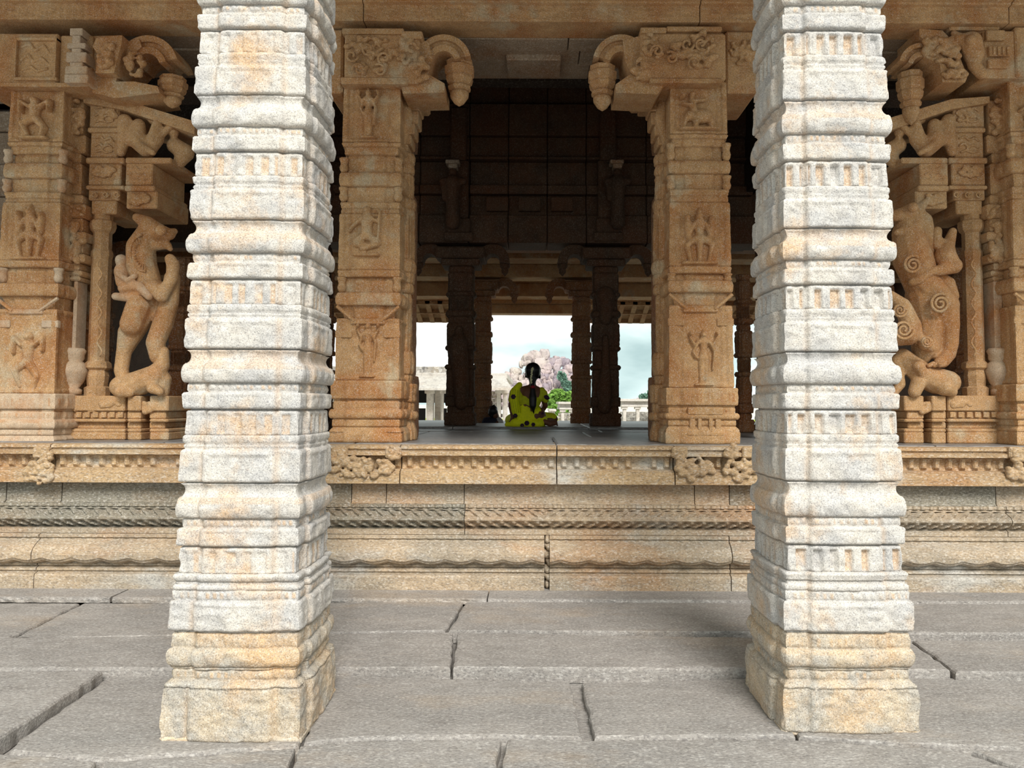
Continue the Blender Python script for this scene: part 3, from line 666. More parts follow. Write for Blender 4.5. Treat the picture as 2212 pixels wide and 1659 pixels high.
bl = bracket(1, 270, 318, 142, 66, YC+.1, M_IN, 'curved_bracket', 'curved bracket with pale pendant bud near the left border', (372,165,234,30), [(200,78),(262,76),(268,90),(300,84),(306,100),(258,150),(250,176),(290,176),(340,186),(345,200),(250,212),(200,200),(192,150)])
pxprism(MB(), [(208,82),(264,76),(262,96),(246,158),(206,158),(212,120),(200,100)], YC-.02, YC+.5).build('makara_carving', M_IN, bl, fix=True)
capq = empty('pillar_capital', P(2150, 120, YI), 'capital block with a carved parrot head beside the right pillar', 'capital')
m = MB().box(*pb(2126,66,2215,168,YC+.04,YC+.7,.012)).box(*pb(2196,58,2400,165,YC+.02,YC+.8,.012)).box(*pb(2052,48,2160,64,YC+.04,YC+.6,.01))
for r in ((2132,64,2172,86),(2138,98,2184,120),(2136,126,2180,146)): m.box(*pb(*r, YC, YC+.1, .008))
for k in range(4): m.box(*pb(2146+k*10,100,2151+k*10,118,YC-.012,YC+.1,.003))
parrot_block = m.build('capital_block', M_IN, capq)
sculpt('parrot_head', chain([(2060,72,0,7),(2072,84,-.02,13),(2096,92,-.02,24),(2104,118,0,22),(2104,140,0,14),(2120,160,0,12)], YC+.06, YC/F)+[ell(P(2096, 86, YC-.04), (.045,.04,.045))]+chain([(2120,70,0,10),(2122,110,0,14),(2118,150,0,12)], YC+.1, YC/F), .012, M_IN, parrot_block, 1)
bracket(-1, 2010, 1992, 142, 50, YC+.1, M_IN, 'curved_bracket', 'shadowed curved bracket over the yali beside the right outer pillar', (1968,152,270,28), [(1986,62),(2036,66),(2060,90),(2090,165),(2085,178),(2036,178),(2030,140),(1998,122),(2000,90),(1986,78)])

for (x, y, w_, h_, yy_, sd_) in ((905,150,20,26,YC+.03,70),(1384,150,20,26,YC+.03,71),(2048,110,30,34,YC+.06,72),(2010,100,16,26,YC+.08,76),(232,120,18,34,YC-.03,73),(290,140,20,26,YC+.05,74),(2060,160,26,10,YC+.06,75)):
    hosts = [o for o in bpy.data.objects if o.name.startswith('arm_body')]
    px_ = P(x, y, YC); host = min(hosts, key=lambda o: abs(sum(v.co.x for v in o.data.vertices)/len(o.data.vertices)-px_.x))
    sculpt('arm_carving', lump(x, y, w_, h_, .045, int(w_*h_/26)+6, seed=sd_, Y=yy_), .011, M_IN, host, 1)
# beams over the front row
ZB = ZZ(55, YI-.05, 1100)
beam = empty('stone_beam', (0, YI, ZB), 'long carved stone beam running over the inner pillars at the top', 'beam')
BP = [(ZB+.75, YI-.22), (ZB+.40, YI-.22), (ZB+.39, YI-.17), (ZB+.30, YI-.17), (ZB+.29, YI-.20), (ZB+.165, YI-.20), (ZB+.16, YI-.17), (ZB+.145, YI-.165), (ZB+.14, YI-.13), (ZB+.005, YI-.13), (ZB, YI-.12)]
cutb = [-7, XX(470, YI, 40), XX(792, YI, 40), XX(1505, YI, 40), XX(2160, YI, 30), 7]
def modb(X, Y, Z, I):
    m = (I >= 8) & (I <= 9)
    return Y+np.where(m, .004*(np.sin(X*math.pi/.03) > 0), 0), Z
for k in range(5): sweep('beam_stone', BP, cutb[k]+.004, cutb[k+1]-.004, M_IN, beam, dx=.03, mod=modb, jit=.005, yback=.3, seed=k)
# soffit slabs behind the beam, over the first bay
sof = empty('ceiling', (0, 7.4, ZB), 'grey stone soffit slabs of the front aisle', None, None, 'structure')
ys = [YI+.19, 7.1, 7.42, 7.76]
for r in range(3):
    for x0, x1 in ((-7,-4.6),(-4.6,-2.9),(-2.9,-1.1),(-1.1,.32),(.32,1.4),(1.4,2.9),(2.9,4.6),(4.6,7)):
        s = .12*r
        MB().box(x0+.004+s, x1-.004+s, ys[r]+.003, ys[r+1]-.003, ZB-.004+.008*((r+int(x0*3)) % 3), ZB+.3, .008).build('soffit_slab', M_SOF, sof)
MB().box(XX(1094,7.3,140), XX(1212,7.3,140), 7.18, 7.58, ZB-.05, ZB+.02, .01).build('raised_panel', M_SOF, sof)
# roof over the porch and the hall (beyond the frame; it shades what the photo shows)
rf = empty('ceiling', (0, 3, 4.9), 'stone roof of the porch above the frame', None, None, 'structure')
MB().box(-9, 9, 3.0, YI+.2, ZB+.74, ZB+1.0, .02).build('roof_slab', M_SOF, rf)
MB().box(-9, 9, 2.75, 3.0, ZB+.55, ZB+1.0, .02).build('eave', M_SOF, rf)
for x in (PO1[1], PO2[1]):
    MB().box(x-.4, x+.4, 3.6, 4.7, 4.20, ZB+.74, .03).build('porch_capital', M_OUT, rf)
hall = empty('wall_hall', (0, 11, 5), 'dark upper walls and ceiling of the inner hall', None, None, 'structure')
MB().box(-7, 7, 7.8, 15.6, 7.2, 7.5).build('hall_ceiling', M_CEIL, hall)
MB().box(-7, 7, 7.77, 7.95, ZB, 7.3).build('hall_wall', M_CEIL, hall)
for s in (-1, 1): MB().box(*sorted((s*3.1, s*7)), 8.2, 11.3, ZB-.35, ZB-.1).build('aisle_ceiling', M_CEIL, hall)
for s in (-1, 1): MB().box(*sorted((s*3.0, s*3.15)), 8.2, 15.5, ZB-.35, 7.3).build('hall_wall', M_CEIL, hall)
for s in (-1, 1): MB().box(*sorted((s*6.6, s*7)), 7.2, 15.6, ZP, ZB).build('hall_wall', M_HALL, hall)  # unseen end walls, added to keep the hall dark
# back upper wall of the hall: courses with shallow projecting blocks
YM = 11.0
ZM = ZZ(533, YM)
for i, (a, b, d) in enumerate(((190,232,.0),(232,300,.10),(300,345,.04),(345,352,.12),(352,405,.0),(405,425,.1),(425,470,.02),(470,530,.12))):
    xs = [-3.1, -1.6, -.9, -.35, .2, .75, 1.6, 3.1]
    for k in range(7):
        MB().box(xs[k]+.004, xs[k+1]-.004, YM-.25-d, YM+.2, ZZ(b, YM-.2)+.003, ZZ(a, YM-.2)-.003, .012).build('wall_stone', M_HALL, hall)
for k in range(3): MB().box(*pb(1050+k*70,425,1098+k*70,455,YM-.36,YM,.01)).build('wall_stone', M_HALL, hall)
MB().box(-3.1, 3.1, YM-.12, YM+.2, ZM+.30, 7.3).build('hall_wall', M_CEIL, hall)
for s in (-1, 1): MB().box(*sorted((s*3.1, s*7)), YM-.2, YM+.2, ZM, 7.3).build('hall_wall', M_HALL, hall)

# lower beams stepping back to the rear opening
def beam_row(Y, py, h, label, mat=M_DK, w=.5, x0=-7, x1=7):
    z = ZZ(py, Y); r = empty('cross_beam', (0, Y, z), label, 'beam')
    MB().box(x0, x1, Y, Y+w, z, z+h*.45, .01).build('beam_stone', mat, r)
    MB().box(x0, x1, Y-.04, Y+w, z+h*.45, z+h*.62, .01).build('moulding', mat, r)
    MB().box(x0, x1, Y+.02, Y+w, z+h*.62, z+h, .01).build('frieze', mat, r)
    for k in range(int((x1-x0)/.22)):
        if k % 1 == 0: pass
    pet = MB()
    for k in range(40):
        x = max(x0, -3.4)+.1+k*.17
        if x > min(x1, 3.4)-.1: break
        pet.add(*ell((x, Y+.02, z+h*.8), (.07, .03, h*.15)))
    pet.build('petal_frieze', mat, r, True); r.children[-1]['kind'] = 'stuff'
    return z
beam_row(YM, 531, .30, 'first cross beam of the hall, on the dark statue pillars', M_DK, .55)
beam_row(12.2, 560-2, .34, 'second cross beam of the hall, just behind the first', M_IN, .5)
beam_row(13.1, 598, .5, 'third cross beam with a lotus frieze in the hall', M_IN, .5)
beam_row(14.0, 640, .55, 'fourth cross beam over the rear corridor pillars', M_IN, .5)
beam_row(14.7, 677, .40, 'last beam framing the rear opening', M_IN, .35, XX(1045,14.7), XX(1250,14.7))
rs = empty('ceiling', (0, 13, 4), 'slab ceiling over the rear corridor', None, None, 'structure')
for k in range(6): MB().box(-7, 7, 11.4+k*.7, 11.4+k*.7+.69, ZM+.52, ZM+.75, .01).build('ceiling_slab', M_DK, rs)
# coffered eave underside at each side
for x0, x1 in ((XX(700,14.8), XX(1043,14.8)), (XX(1252,14.8), XX(1700,14.8))):
    eave = empty('coffered_eave', (x0, 15, 3), 'coffered stone eave underside over the %s rear opening' % ('left' if x0 < 0 and x1 < 0 else 'right'), 'eave')
    za, zb = ZZ(650, 14.6), ZZ(690, 15.3)
    MB().add([(x0,14.6,za),(x1,14.6,za),(x1,15.5,zb),(x0,15.5,zb),(x0,14.6,za+.12),(x1,14.6,za+.12),(x1,15.5,zb+.12),(x0,15.5,zb+.12)],
             [(0,3,2,1),(4,5,6,7),(0,1,5,4),(1,2,6,5),(2,3,7,6),(3,0,4,7)]).build('eave_slab', M_IN, eave)
    n = int((x1-x0)/.24)
    for k in range(n):
        x = x0+.05+k*.24
        MB().add([(x,14.62,za-.06),(x+.09,14.62,za-.06),(x+.09,15.45,zb-.06),(x,15.45,zb-.06),(x,14.62,za+.02),(x+.09,14.62,za+.02),(x+.09,15.45,zb+.02),(x,15.45,zb+.02)],
             [(0,3,2,1),(4,5,6,7),(0,1,5,4),(1,2,6,5),(2,3,7,6),(3,0,4,7)]).build('rib', M_IN, eave)
    for t in (.0, .45, .92):
        y = 14.62+.85*t; z = za+(zb-za)*t
        MB().box(x0, x1, y, y+.08, z-.075, z+.02, .005).build('purlin', M_IN, eave)

# ------------------------------------------------------------------ hall pillars
def hall_pillar(name, label, xl, xr, Y, cap_py, mat, seed, group=None, br=True, topz=None, low=915, depth=None, up=None):
    xa, xb = XX(xl, Y), XX(xr, Y); w = xb-xa; xc = (xa+xb)/2
    zc = ZZ(cap_py, Y); z0 = ZP+(.03 if 10.2 < Y < 12.2 else 0)
    r = empty(name, (xc, Y+w/2, z0), label, 'pillar', group)
    H_ = zc-z0; f = lambda a, b, o, k: (zc-H_*a, zc-H_*b, o, k)
    tier('shaft', xc, Y, w*.9, w*.96, depth or w*.93, [f(0,.04,.0,'ledge'), f(.04,.16,.0,'block'), f(.16,.19,.02,'bulge'), f(.19,.28,-.01,'niche'), f(.28,.32,.02,'bulge'), f(.32,.36,-.005,'dentil'), f(.36,.50,.01,'block'), f(.50,.53,.02,'bulge'), f(.53,.62,-.01,'niche'), f(.62,.65,.02,'bulge'), f(.65,.82,.0,'block')], mat, r, (zc, z0), ncol=(26,18,6,18), dz=.02, seed=seed, rough=.008)
    tier('base', xc, Y, w*.96, w*.98, depth or w*.93, [f(.82,.88,.012,'block'), f(.88,.92,-.01,'rough'), f(.92,.95,.02,'bulge'), f(.95,1.0,.025,'rough')], mat, r, (zc, z0), ncol=(26,18,6,18), dz=.02, seed=seed+5, rough=.008)
    if br:
        m = MB().box(xc-w*.75, xc+w*.75, Y-.05, Y+w+.05, zc, zc+.10, .015).box(xc-w*.95, xc+w*.95, Y-.1, Y+w+.1, zc+.10, zc+.26, .02)
        m.build('capital', mat, r)
        for s in (-1, 1):
            R_ = .24; cx = xc+s*(w*.95+.10); cz = zc+.08; n = 10
            pts = [(cx+s*R_*math.cos(math.radians(a)), cz+R_*math.sin(math.radians(a))) for a in [(-10+170*i/n) for i in range(n+1)]]
            pin = [(cx+s*R_*.42*math.cos(math.radians(a)), cz+R_*.42*math.sin(math.radians(a))) for a in [(160-170*i/n) for i in range(n+1)]]
            MB().prism(pts+pin, Y+.02, Y+w*.8).build('bracket_arm', mat, r, fix=True)
            MB().lathe((cx+s*R_*.72, Y+w*.4, cz-.2), [(.004,0),(.05,.05),(.055,.09),(.045,.1),(.075,.13),(.08,.18),(.07,.21)], 8).build('pendant', mat, r)
    return r, xc, w, zc
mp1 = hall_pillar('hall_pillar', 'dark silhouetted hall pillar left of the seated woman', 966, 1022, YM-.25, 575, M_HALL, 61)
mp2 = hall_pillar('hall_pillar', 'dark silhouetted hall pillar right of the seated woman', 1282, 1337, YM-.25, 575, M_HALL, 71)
# guardian figures and upper posts on the dark pillars
for (r, xc, w, zc), sx, sd in ((mp1, 986, 0), (mp2, 1310, 1)):
    bl = []
    if sd == 0: bl = chain([(992,712,0,9),(992,735,0,11)], YM-.3, YM/F)+chain([(990,740,0,20),(992,770,0,19),(996,820,0,17),(996,870,0,15)], YM-.3, YM/F)+chain([(975,738,0,7),(972,760,0,6)], YM-.3, YM/F)
    else: bl = chain([(1308,640,0,22),(1308,690,0,14)], YM-.25, YM/F)+chain([(1308,730,0,8),(1308,790,0,9),(1306,840,0,17),(1306,880,0,14)], YM-.28, YM/F)
    sculpt('guardian_carving', bl, .02, M_HALL, r, 1)
    m = MB()
    z = ZZ(520, YM-.3)
    for i, (a, b, hw) in enumerate(((500,520,36),(470,500,30),(345,470,26),(350,362,17),(230,345,22))): m.box(*pb(sx-hw+8, a, sx+hw, b, YM-.42-.02*(i % 2), YM-.1, .02))
    m.build('upper_post', M_HALL, r)
    u = -1 if sd == 0 else 1
    x0 = sx-8 if sd == 0 else sx+24
    sculpt('post_figure', chain([(x0,372,0,9),(x0,388,0,8)], YM-.5, YM/F)+chain([(x0-22,392,0,8),(x0+22,392,0,8)], YM-.5, YM/F)+chain([(x0,395,0,18),(x0,430,0,14),(x0,480,0,16)], YM-.5, YM/F)+chain([(x0-22,392,0,6),(x0-18,430,0,5)], YM-.5, YM/F), .02, M_HALL, r, 1)
    MB().box(*pb(x0-16,344,x0+14,352,YM-.62,YM-.4,.01)).box(*pb(x0-10,352,x0+10,362,YM-.58,YM-.4,.01)).build('bracket_cap', M_SOF, r)
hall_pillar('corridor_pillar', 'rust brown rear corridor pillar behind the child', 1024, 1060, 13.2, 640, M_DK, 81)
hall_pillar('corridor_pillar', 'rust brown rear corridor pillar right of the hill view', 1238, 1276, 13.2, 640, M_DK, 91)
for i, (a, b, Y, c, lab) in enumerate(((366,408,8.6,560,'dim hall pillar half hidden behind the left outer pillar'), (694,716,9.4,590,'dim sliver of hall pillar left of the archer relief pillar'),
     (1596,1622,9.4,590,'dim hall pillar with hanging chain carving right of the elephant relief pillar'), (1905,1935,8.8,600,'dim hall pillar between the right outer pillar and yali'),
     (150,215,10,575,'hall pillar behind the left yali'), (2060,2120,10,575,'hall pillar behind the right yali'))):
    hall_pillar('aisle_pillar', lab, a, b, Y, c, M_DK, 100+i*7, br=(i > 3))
for s, a in ((-1, 640), (1, 1650)):
    hall_pillar('aisle_pillar', 'tall side pillar in the dark %s aisle beside the inner pillar' % ('left' if s < 0 else 'right'), a, a+60, 7.6, 300, M_HALL, 170+s, br=False)

# stepped colonnettes attached on the inner sides of the two central pillars
def side_stack(root, label, xs, Y, s, mat, seed):
    r = empty('colonnette', (0,0,0), parent=root); r.matrix_parent_inverse = Matrix.Translation(-root.location)
    x = XX(xs, Y); w = .16
    f = lambda a, b, o, k: (ZZ(a, Y), max(ZP, ZZ(b, Y)), o, k)
    tier('shaft', x, Y, .13, .15, .16, [f(330,352,.01,'ledge'), f(352,375,.0,'bulge'), f(375,430,.0,'block'), f(430,452,.02,'ledge'), f(452,560,.015,'niche'), f(560,590,.022,'bulge'), f(590,612,.018,'ledge'), f(612,634,.01,'bulge'), f(634,760,-.008,'block'), f(760,810,.02,'bulge'), f(810,830,.008,'ledge')], mat, r, (4, ZP), ncol=(16,16,6,16), dz=.015, seed=seed, rough=.006)
    tier('base', x, Y, .17, .18, .18, [f(830,870,.03,'ledge'), f(870,890,.012,'rough'), f(890,908,.035,'bulge'), f(908,952,.03,'slope')], mat, r, (4, ZP), ncol=(16,16,6,16), dz=.015, seed=seed+2, rough=.006)
    # corbelled bracket above
    for i, (y0, y1, dx) in enumerate(((200,240,50),(240,268,44),(268,292,34),(292,312,24),(312,330,14))):
        a, b = XX(xs-s*14, Y), XX(xs+s*dx*.72, Y)
        MB().box(min(a, b), max(a, b), Y-.02+.01*(i % 2), Y+.25, ZZ(y1, Y), ZZ(y0, Y), .012).build('corbel', mat, r)
    sculpt('corbel_figure', chain([(xs+s*8,225,0,12),(xs+s*14,255,0,14),(xs+s*8,285,0,11),(xs+s*3,310,0,8)], Y-.02, Y/F), .014, mat, r, 1)
    return r
side_stack(IC1, '', 866, 7.0, 1, M_IN, 41)
side_stack(IC2, '', 1440, 7.0, -1, M_IN, 47)
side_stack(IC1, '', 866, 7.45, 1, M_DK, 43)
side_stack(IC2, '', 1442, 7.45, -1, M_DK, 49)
# back piers joined to the square pillars
for (root, xc, w) in ((IC1, x1c, w1b), (IC2, x2c, w2b)):
    tier('rear_pier', xc, YI+w+.02, w*.9, w*.95, .5, [(ZB, ZB-.8, .0, 'block'), (ZB-.8, ZB-1.3, -.03, 'niche'), (ZB-1.3, ZP+.6, .0, 'block'), (ZP+.6, ZP, .03, 'rough')], M_DK, root, (ZB, ZP), ncol=(16,16,16,16), dz=.03, seed=77)

# ------------------------------------------------------------------ yali composite pillars at both sides
def yali_unit(side):
    L_ = side < 0
    mat = M_IN
    lab = 'composite pillar with rearing yali on a moulded plinth, %s' % ('at the left behind the outer pillar' if L_ else 'at the right behind the outer pillar')
    r = empty('yali_pillar', P(270 if L_ else 2060, 950, 6.95), lab, 'pillar'); r.location.z = ZP
    Y = 6.9
    X_ = (lambda a: a) if L_ else (lambda a: 2318-a*1.0)     # photo columns of the mirrored unit
    def band(x0, x1, py0, py1, off=0, name='plinth_moulding', Y0=Y, D=.7, bv=.01, m=mat):
        a, b = sorted((X_(x0), X_(x1))); q = pb(a, py0, b, py1, Y0-off, Y0+D, bv)
        if py1 > 950: q = (q[0], q[1], q[2], q[3], ZP, q[5], q[6])
        return MB().box(*q).build(name, m, r)
    # plinth
    for py0, py1, off, dx in ((855,888,.03,4),(888,905,.0,-2),(905,912,.03,3),(912,926,-.02,-4),(926,934,.03,4),(934,960,.035,4)):
        band(134, 270, py0, py1, off); band(274, 304, py0, py1, off+.03); band(322-(0 if L_ else 0), 360+dx, py0, py1, off+.01)
    for k in range(7): band(145+k*18, 157+k*18, 890, 902, .028, 'plinth_dentil', bv=.004)
    band(280, 350, 862, 955, -.15, 'plinth_core', D=.5)
    # small octagonal column
    cx = X_(215)
    def zc(py): return ZZ(py, Y+.1, cx)
    m = MB(); w = 20*Y/F
    c = (XX(cx, Y+.1), Y+.1, 0)
    m.lathe(c, [(w*1.25,zc(858)),(w*1.3,zc(838)),(w*1.0,zc(834)),(w*1.12,zc(812)),(w*1.0,zc(800)),(w*1.35,zc(795)),(w*1.3,zc(785)),(w*1.02,zc(780)),(w*1.0,zc(560)),(w*1.1,zc(555)),(w*1.1,zc(545)),(w*.95,zc(540)),(w*.95,zc(505)),(w*1.2,zc(500)),(w*1.35,zc(490)),(w*1.3,zc(480)),(w*1.0,zc(476)),(w*1.0,zc(462))], 8)
    m.build('octagonal_shaft', mat, r)
    pts = [P(cx+5*math.sin(i*.9), 770-i*6, Y-.06) for i in range(36)]
    MB().tube(pts, .009, 6).build('vine_carving', mat, r, True)
    # pilaster rising from a pot
    cx2 = X_(160)
    m = MB(); c = (XX(cx2, Y), Y+.02, 0); z2 = lambda py: ZZ(py, Y, cx2); w = 24*Y/F
    m.lathe(c, [(w*.7,z2(852)),(w*.75,z2(842)),(w*.5,z2(838)),(w*.85,z2(825)),(w*1.15,z2(806)),(w*1.2,z2(800)),(w*1.0,z2(786)),(w*.7,z2(780)),(w*.85,z2(775)),(w*.85,z2(766)),(w*1.0,z2(758)),(w*.8,z2(752))], 14); m.build('carved_pot', M_INL, r, True)
    MB().box(*pb(cx2-7,606,cx2+7,756,Y-.02,Y+.15,.01)).build('pilaster_shaft', M_INL, r)
    for a, b, hw in ((596,606,12),(584,596,16),(566,584,10),(548,566,22),(520,548,18),(500,520,24),(470,500,18),(440,470,24),(420,440,18)):
        MB().box(*pb(cx2-hw,a,cx2+hw,b,Y-.06+.02*(hw < 20),Y+.25,.014)).build('tower_storey', mat, r)
    sculpt('tower_carving', lump(cx2,530,20,40,.05,34,seed=31,Y=Y-.05)+lump(cx2,250,18,40,.05,34,seed=32,Y=Y-.05)+lump(cx2,470,20,30,.05,24,seed=33,Y=Y-.05), .011, mat, r, 1)
    for a, b, hw in ((216,290,20),(290,330,24),(330,352,14),(352,420,16)): MB().box(*pb(cx2-hw,a,cx2+hw,b,Y-.02,Y+.3,.014)).build('tower_storey', mat, r)
    # behind-wall slab with openings
    band(134, 196, 600, 856, -.25, 'back_slab', D=.3)
    for k in range(6): band(140+((k*17) % 40), 158+((k*17) % 40), 640+k*28, 656+k*28, -.2, 'lattice_bar', D=.1, bv=.006)
    # stacked capital blocks above the small column and yali
    for i, (x0, x1, a, b, off) in enumerate(((192,258,222,275,.0),(188,262,275,285,.03),(194,256,285,340,.0),(184,268,340,352,.04),(190,262,352,400,.01),(184,268,400,408,.04),(190,258,408,432,.0),(196,252,432,462,-.02),
            (270,330,352,400,.05),(268,334,400,412,.07),(272,340,412,450,.04),(270,370,340,352,.06))):
        band(x0, x1, a, b, off, 'corbel_block', D=.6)
    for k, (x0, y0, x1, y1) in enumerate(((200,290,250,336),(196,356,256,396),(276,356,326,396),(200,226,252,270))):
        a, b = sorted((X_(x0), X_(x1))); relief('scroll', (a, y0, b, y1), Y-.045 if k == 2 else Y-.005, mat, r, 'scroll_carving', .025, .012)
    for (x, y, w_, h_, o_) in ((232,250,22,16,.0),(300,430,22,12,.05),(222,372,26,12,.02),(180,880,34,10,.0),(240,872,24,8,.02),(320,880,14,12,.02)):
        sculpt('foliate_carving', lump(X_(x), y, w_, h_, .03, 18, seed=int(x+y), Y=Y-o_), .011, mat, r, 1)
    for k in range(3):
        MB().tube([P(X_(204+k*24)+7*math.cos(i*.6)*(1-i*.05), 420+7*math.sin(i*.6)*(1-i*.05), Y-.03) for i in range(14)], .008, 6).build('small_scroll', mat, r, True)
    # diagonal edge of the roof slab above the yali, with squatting bracket figures
    q = [(X_(a), b) for a, b in ((180,222),(262,236),(420,290),(420,262),(262,214),(180,208))]
    pxprism(MB(), q, Y-.05, Y+.9).build('sloping_slab', mat, r, fix=True)
    kx = Y/F
    def ch(lst, dy=0): return chain([(X_(a), b, c, rr) for a, b, c, rr in lst], Y+dy, kx)
    sculpt('bracket_figure', ch([(300,270,0,14),(296,300,0,22),(318,322,0,20)])+ch([(288,296,-.05,8),(310,318,-.08,8),(330,330,-.05,7)])+ch([(340,268,-.02,11),(336,300,0,18),(322,322,0,16)])+ch([(350,290,0,8),(372,270,0,8)])+ch([(270,262,0,16),(268,300,0,14),(262,330,0,10)]), .014, mat, r, 1)
    sculpt('bracket_figure', ch([(378,315,.1,18),(400,330,.1,20),(388,350,.1,14)])+ch([(330,258,.05,12),(375,285,.05,12)]), .016, mat, r, 1)
    return r, ch, Y, kx
yl, chL, YY, kx = yali_unit(-1)
yb1 = sculpt('yali_body', chL([(296,470,0,10),(318,482,-.05,16),(340,500,-.05,20),(366,506,-.03,13),(376,500,0,8)])+chL([(338,528,0,14),(362,530,0,9),(368,538,0,6)])
    +chL([(322,500,0,24),(304,535,0,30),(306,575,0,32),(318,612,0,30),(322,650,.03,26),(300,690,.03,28),(282,720,.03,26),(268,760,.02,16),(262,800,0,15),(270,830,0,14)])
    +chL([(330,620,-.08,17),(350,640,-.1,14),(372,600,-.06,13),(374,572,-.04,14),(368,560,-.05,12)])
    +chL([(372,600,.02,17),(366,650,.02,20),(352,700,.02,22),(336,740,0,20),(342,770,0,18)])+chL([(284,700,-.06,24),(300,660,-.06,26)]), .012, M_IN, yl, 2)
sculpt('crouching_beast', chL([(262,835,0,24),(300,828,0,28),(334,812,-.03,24),(350,790,-.02,16),(352,760,0,13)])+chL([(330,838,-.1,13),(346,846,-.1,9)])+chL([(262,846,-.1,14),(280,850,-.08,9)])+chL([(352,820,.0,18),(352,846,0,14)]), .013, M_IN, yl, 2)
sculpt('rider', chL([(262,562,-.05,13),(262,566,-.05,12)])+chL([(262,585,-.05,15),(266,610,-.05,15)])+chL([(268,622,-.08,13),(300,618,-.12,11),(322,640,-.12,9)])+chL([(254,590,-.1,7),(276,606,-.14,6),(292,596,-.14,6)])+chL([(250,640,-.02,9),(280,644,-.1,9),(300,636,-.1,7)]), .011, M_INL, yl, 2)
# ribs on the yali's neck
m = MB()
for i in range(13):
    a = math.radians(118+i*13); c0 = (312, 545)
    m.tube([P(c0[0]+20*math.cos(a), c0[1]-26*math.sin(a), YY-.135), P(c0[0]+29*math.cos(a), c0[1]-38*math.sin(a), YY-.115)], .006, 5)
m.build('mane_ribs', M_IN, yb1)
MB().tube([P(312+31*math.cos(math.radians(100+t*16)), 546-40*math.sin(math.radians(100+t*16)), YY-.12) for t in range(12)], .012, 6).build('mane_edge', M_IN, yb1, True)
MB().add(*ell(P(348,498,YY-.17), (.05,.04,.05))).build('eye', M_IN, yb1, True)
yr, chR_, YY2, kx = yali_unit(1)
def ch2(lst): return chain(lst, YY2, kx)
yb2 = sculpt('yali_body', ch2([(1972,464,0,27),(1962,505,0,34),(1972,560,0,42),(1990,610,.02,38),(2018,640,.02,36),(2036,660,0,34),(2046,700,0,26),(2052,740,0,18),(2048,765,0,16),(2036,780,-.05,15),(2026,782,-.08,9)])
    +ch2([(1968,456,-.06,16),(1934,466,-.08,13)])+ch2([(1966,494,-.06,13),(1938,502,-.08,8)])+ch2([(1994,442,-.04,9),(2014,428,-.04,7)])+ch2([(1990,480,0,24),(2004,520,0,18),(2000,560,0,16)])+ch2([(1990,640,.04,34),(2000,700,.04,34),(2000,750,.04,30),(1990,770,.04,20)])+ch2([(2030,600,0,14),(2052,610,0,11),(2062,640,0,10)]), .012, M_IN, yr, 2)
sculpt('rider', ch2([(2058,500,-.02,9),(2048,530,-.05,14),(2042,556,-.08,24),(2050,568,-.08,22)])+ch2([(2060,574,-.08,18),(2030,584,-.12,12),(2010,586,-.12,11),(1984,604,-.1,12),(1970,610,-.08,9)])+ch2([(2024,500,-.05,11),(2022,530,-.06,9),(2036,520,-.06,6)]), .012, M_IN, yr, 2)
sculpt('crouching_beast', ch2([(1936,780,0,12),(1950,770,0,18),(1970,790,0,24),(1996,812,-.02,26),(2026,824,0,30),(2048,826,.02,26)])+ch2([(1984,826,-.06,16),(1976,846,-.06,14)])+ch2([(2040,836,-.08,20),(2056,846,-.05,12)])+ch2([(1984,792,-.1,14),(1992,806,-.1,10)])+ch2([(1940,790,0,10),(1946,830,0,10),(1930,850,0,9)]), .013, M_IN, yr, 2)
def spiral(cx, cy, R, Y, turns=2.2, r=.016, s=1, ph=0):
    n = 34; return MB().tube([P(cx+R*(1-t/n*.85)*math.cos(ph+s*t/n*turns*6.28), cy-R*(1-t/n*.85)*math.sin(ph+s*t/n*turns*6.28), Y-.03*t/n) for t in range(n+1)], [r*(1-.4*t/n) for t in range(n+1)], 7)
MB().add(*ell(P(1972,448,YY2-.20), (.045,.04,.045))).build('eye', M_IN, yb2, True)
for cx, cy, R, Y in ((1972,572,20,YY2-.19),(2031,656,22,YY2-.165)): spiral(cx, cy, R, Y, ph=1).build('scroll_medallion', M_IN, yb2, True)
ws_ = sculpt('wing_scroll', ch2([(1924,636,-.12,9),(1950,660,-.14,16),(1964,700,-.14,20),(1962,724,-.14,22),(1944,730,-.12,18)])+ch2([(1928,640,-.12,8),(1962,662,-.15,8),(1982,700,-.15,8),(1986,728,-.13,8),(2000,742,-.12,16),(2010,752,-.12,10)]), .012, M_IN, yr, 2)
for cx, cy, R in ((1952,712,22),(1944,670,15),(2002,738,12)): spiral(cx, cy, R, YY2-.27, r=.014, s=-1).build('wing_curl', M_IN, ws_, True)
MB().tube([P(2026+i*7, 786, YY2-.16) for i in range(2)], .01, 6).build('claw', M_IN, yb2, True)
for k in range(3): sculpt('claw', ch2([(2040-k*12,786,-.10,6),(2030-k*12,790,-.12,5)]), .01, M_IN, yb2, 1)

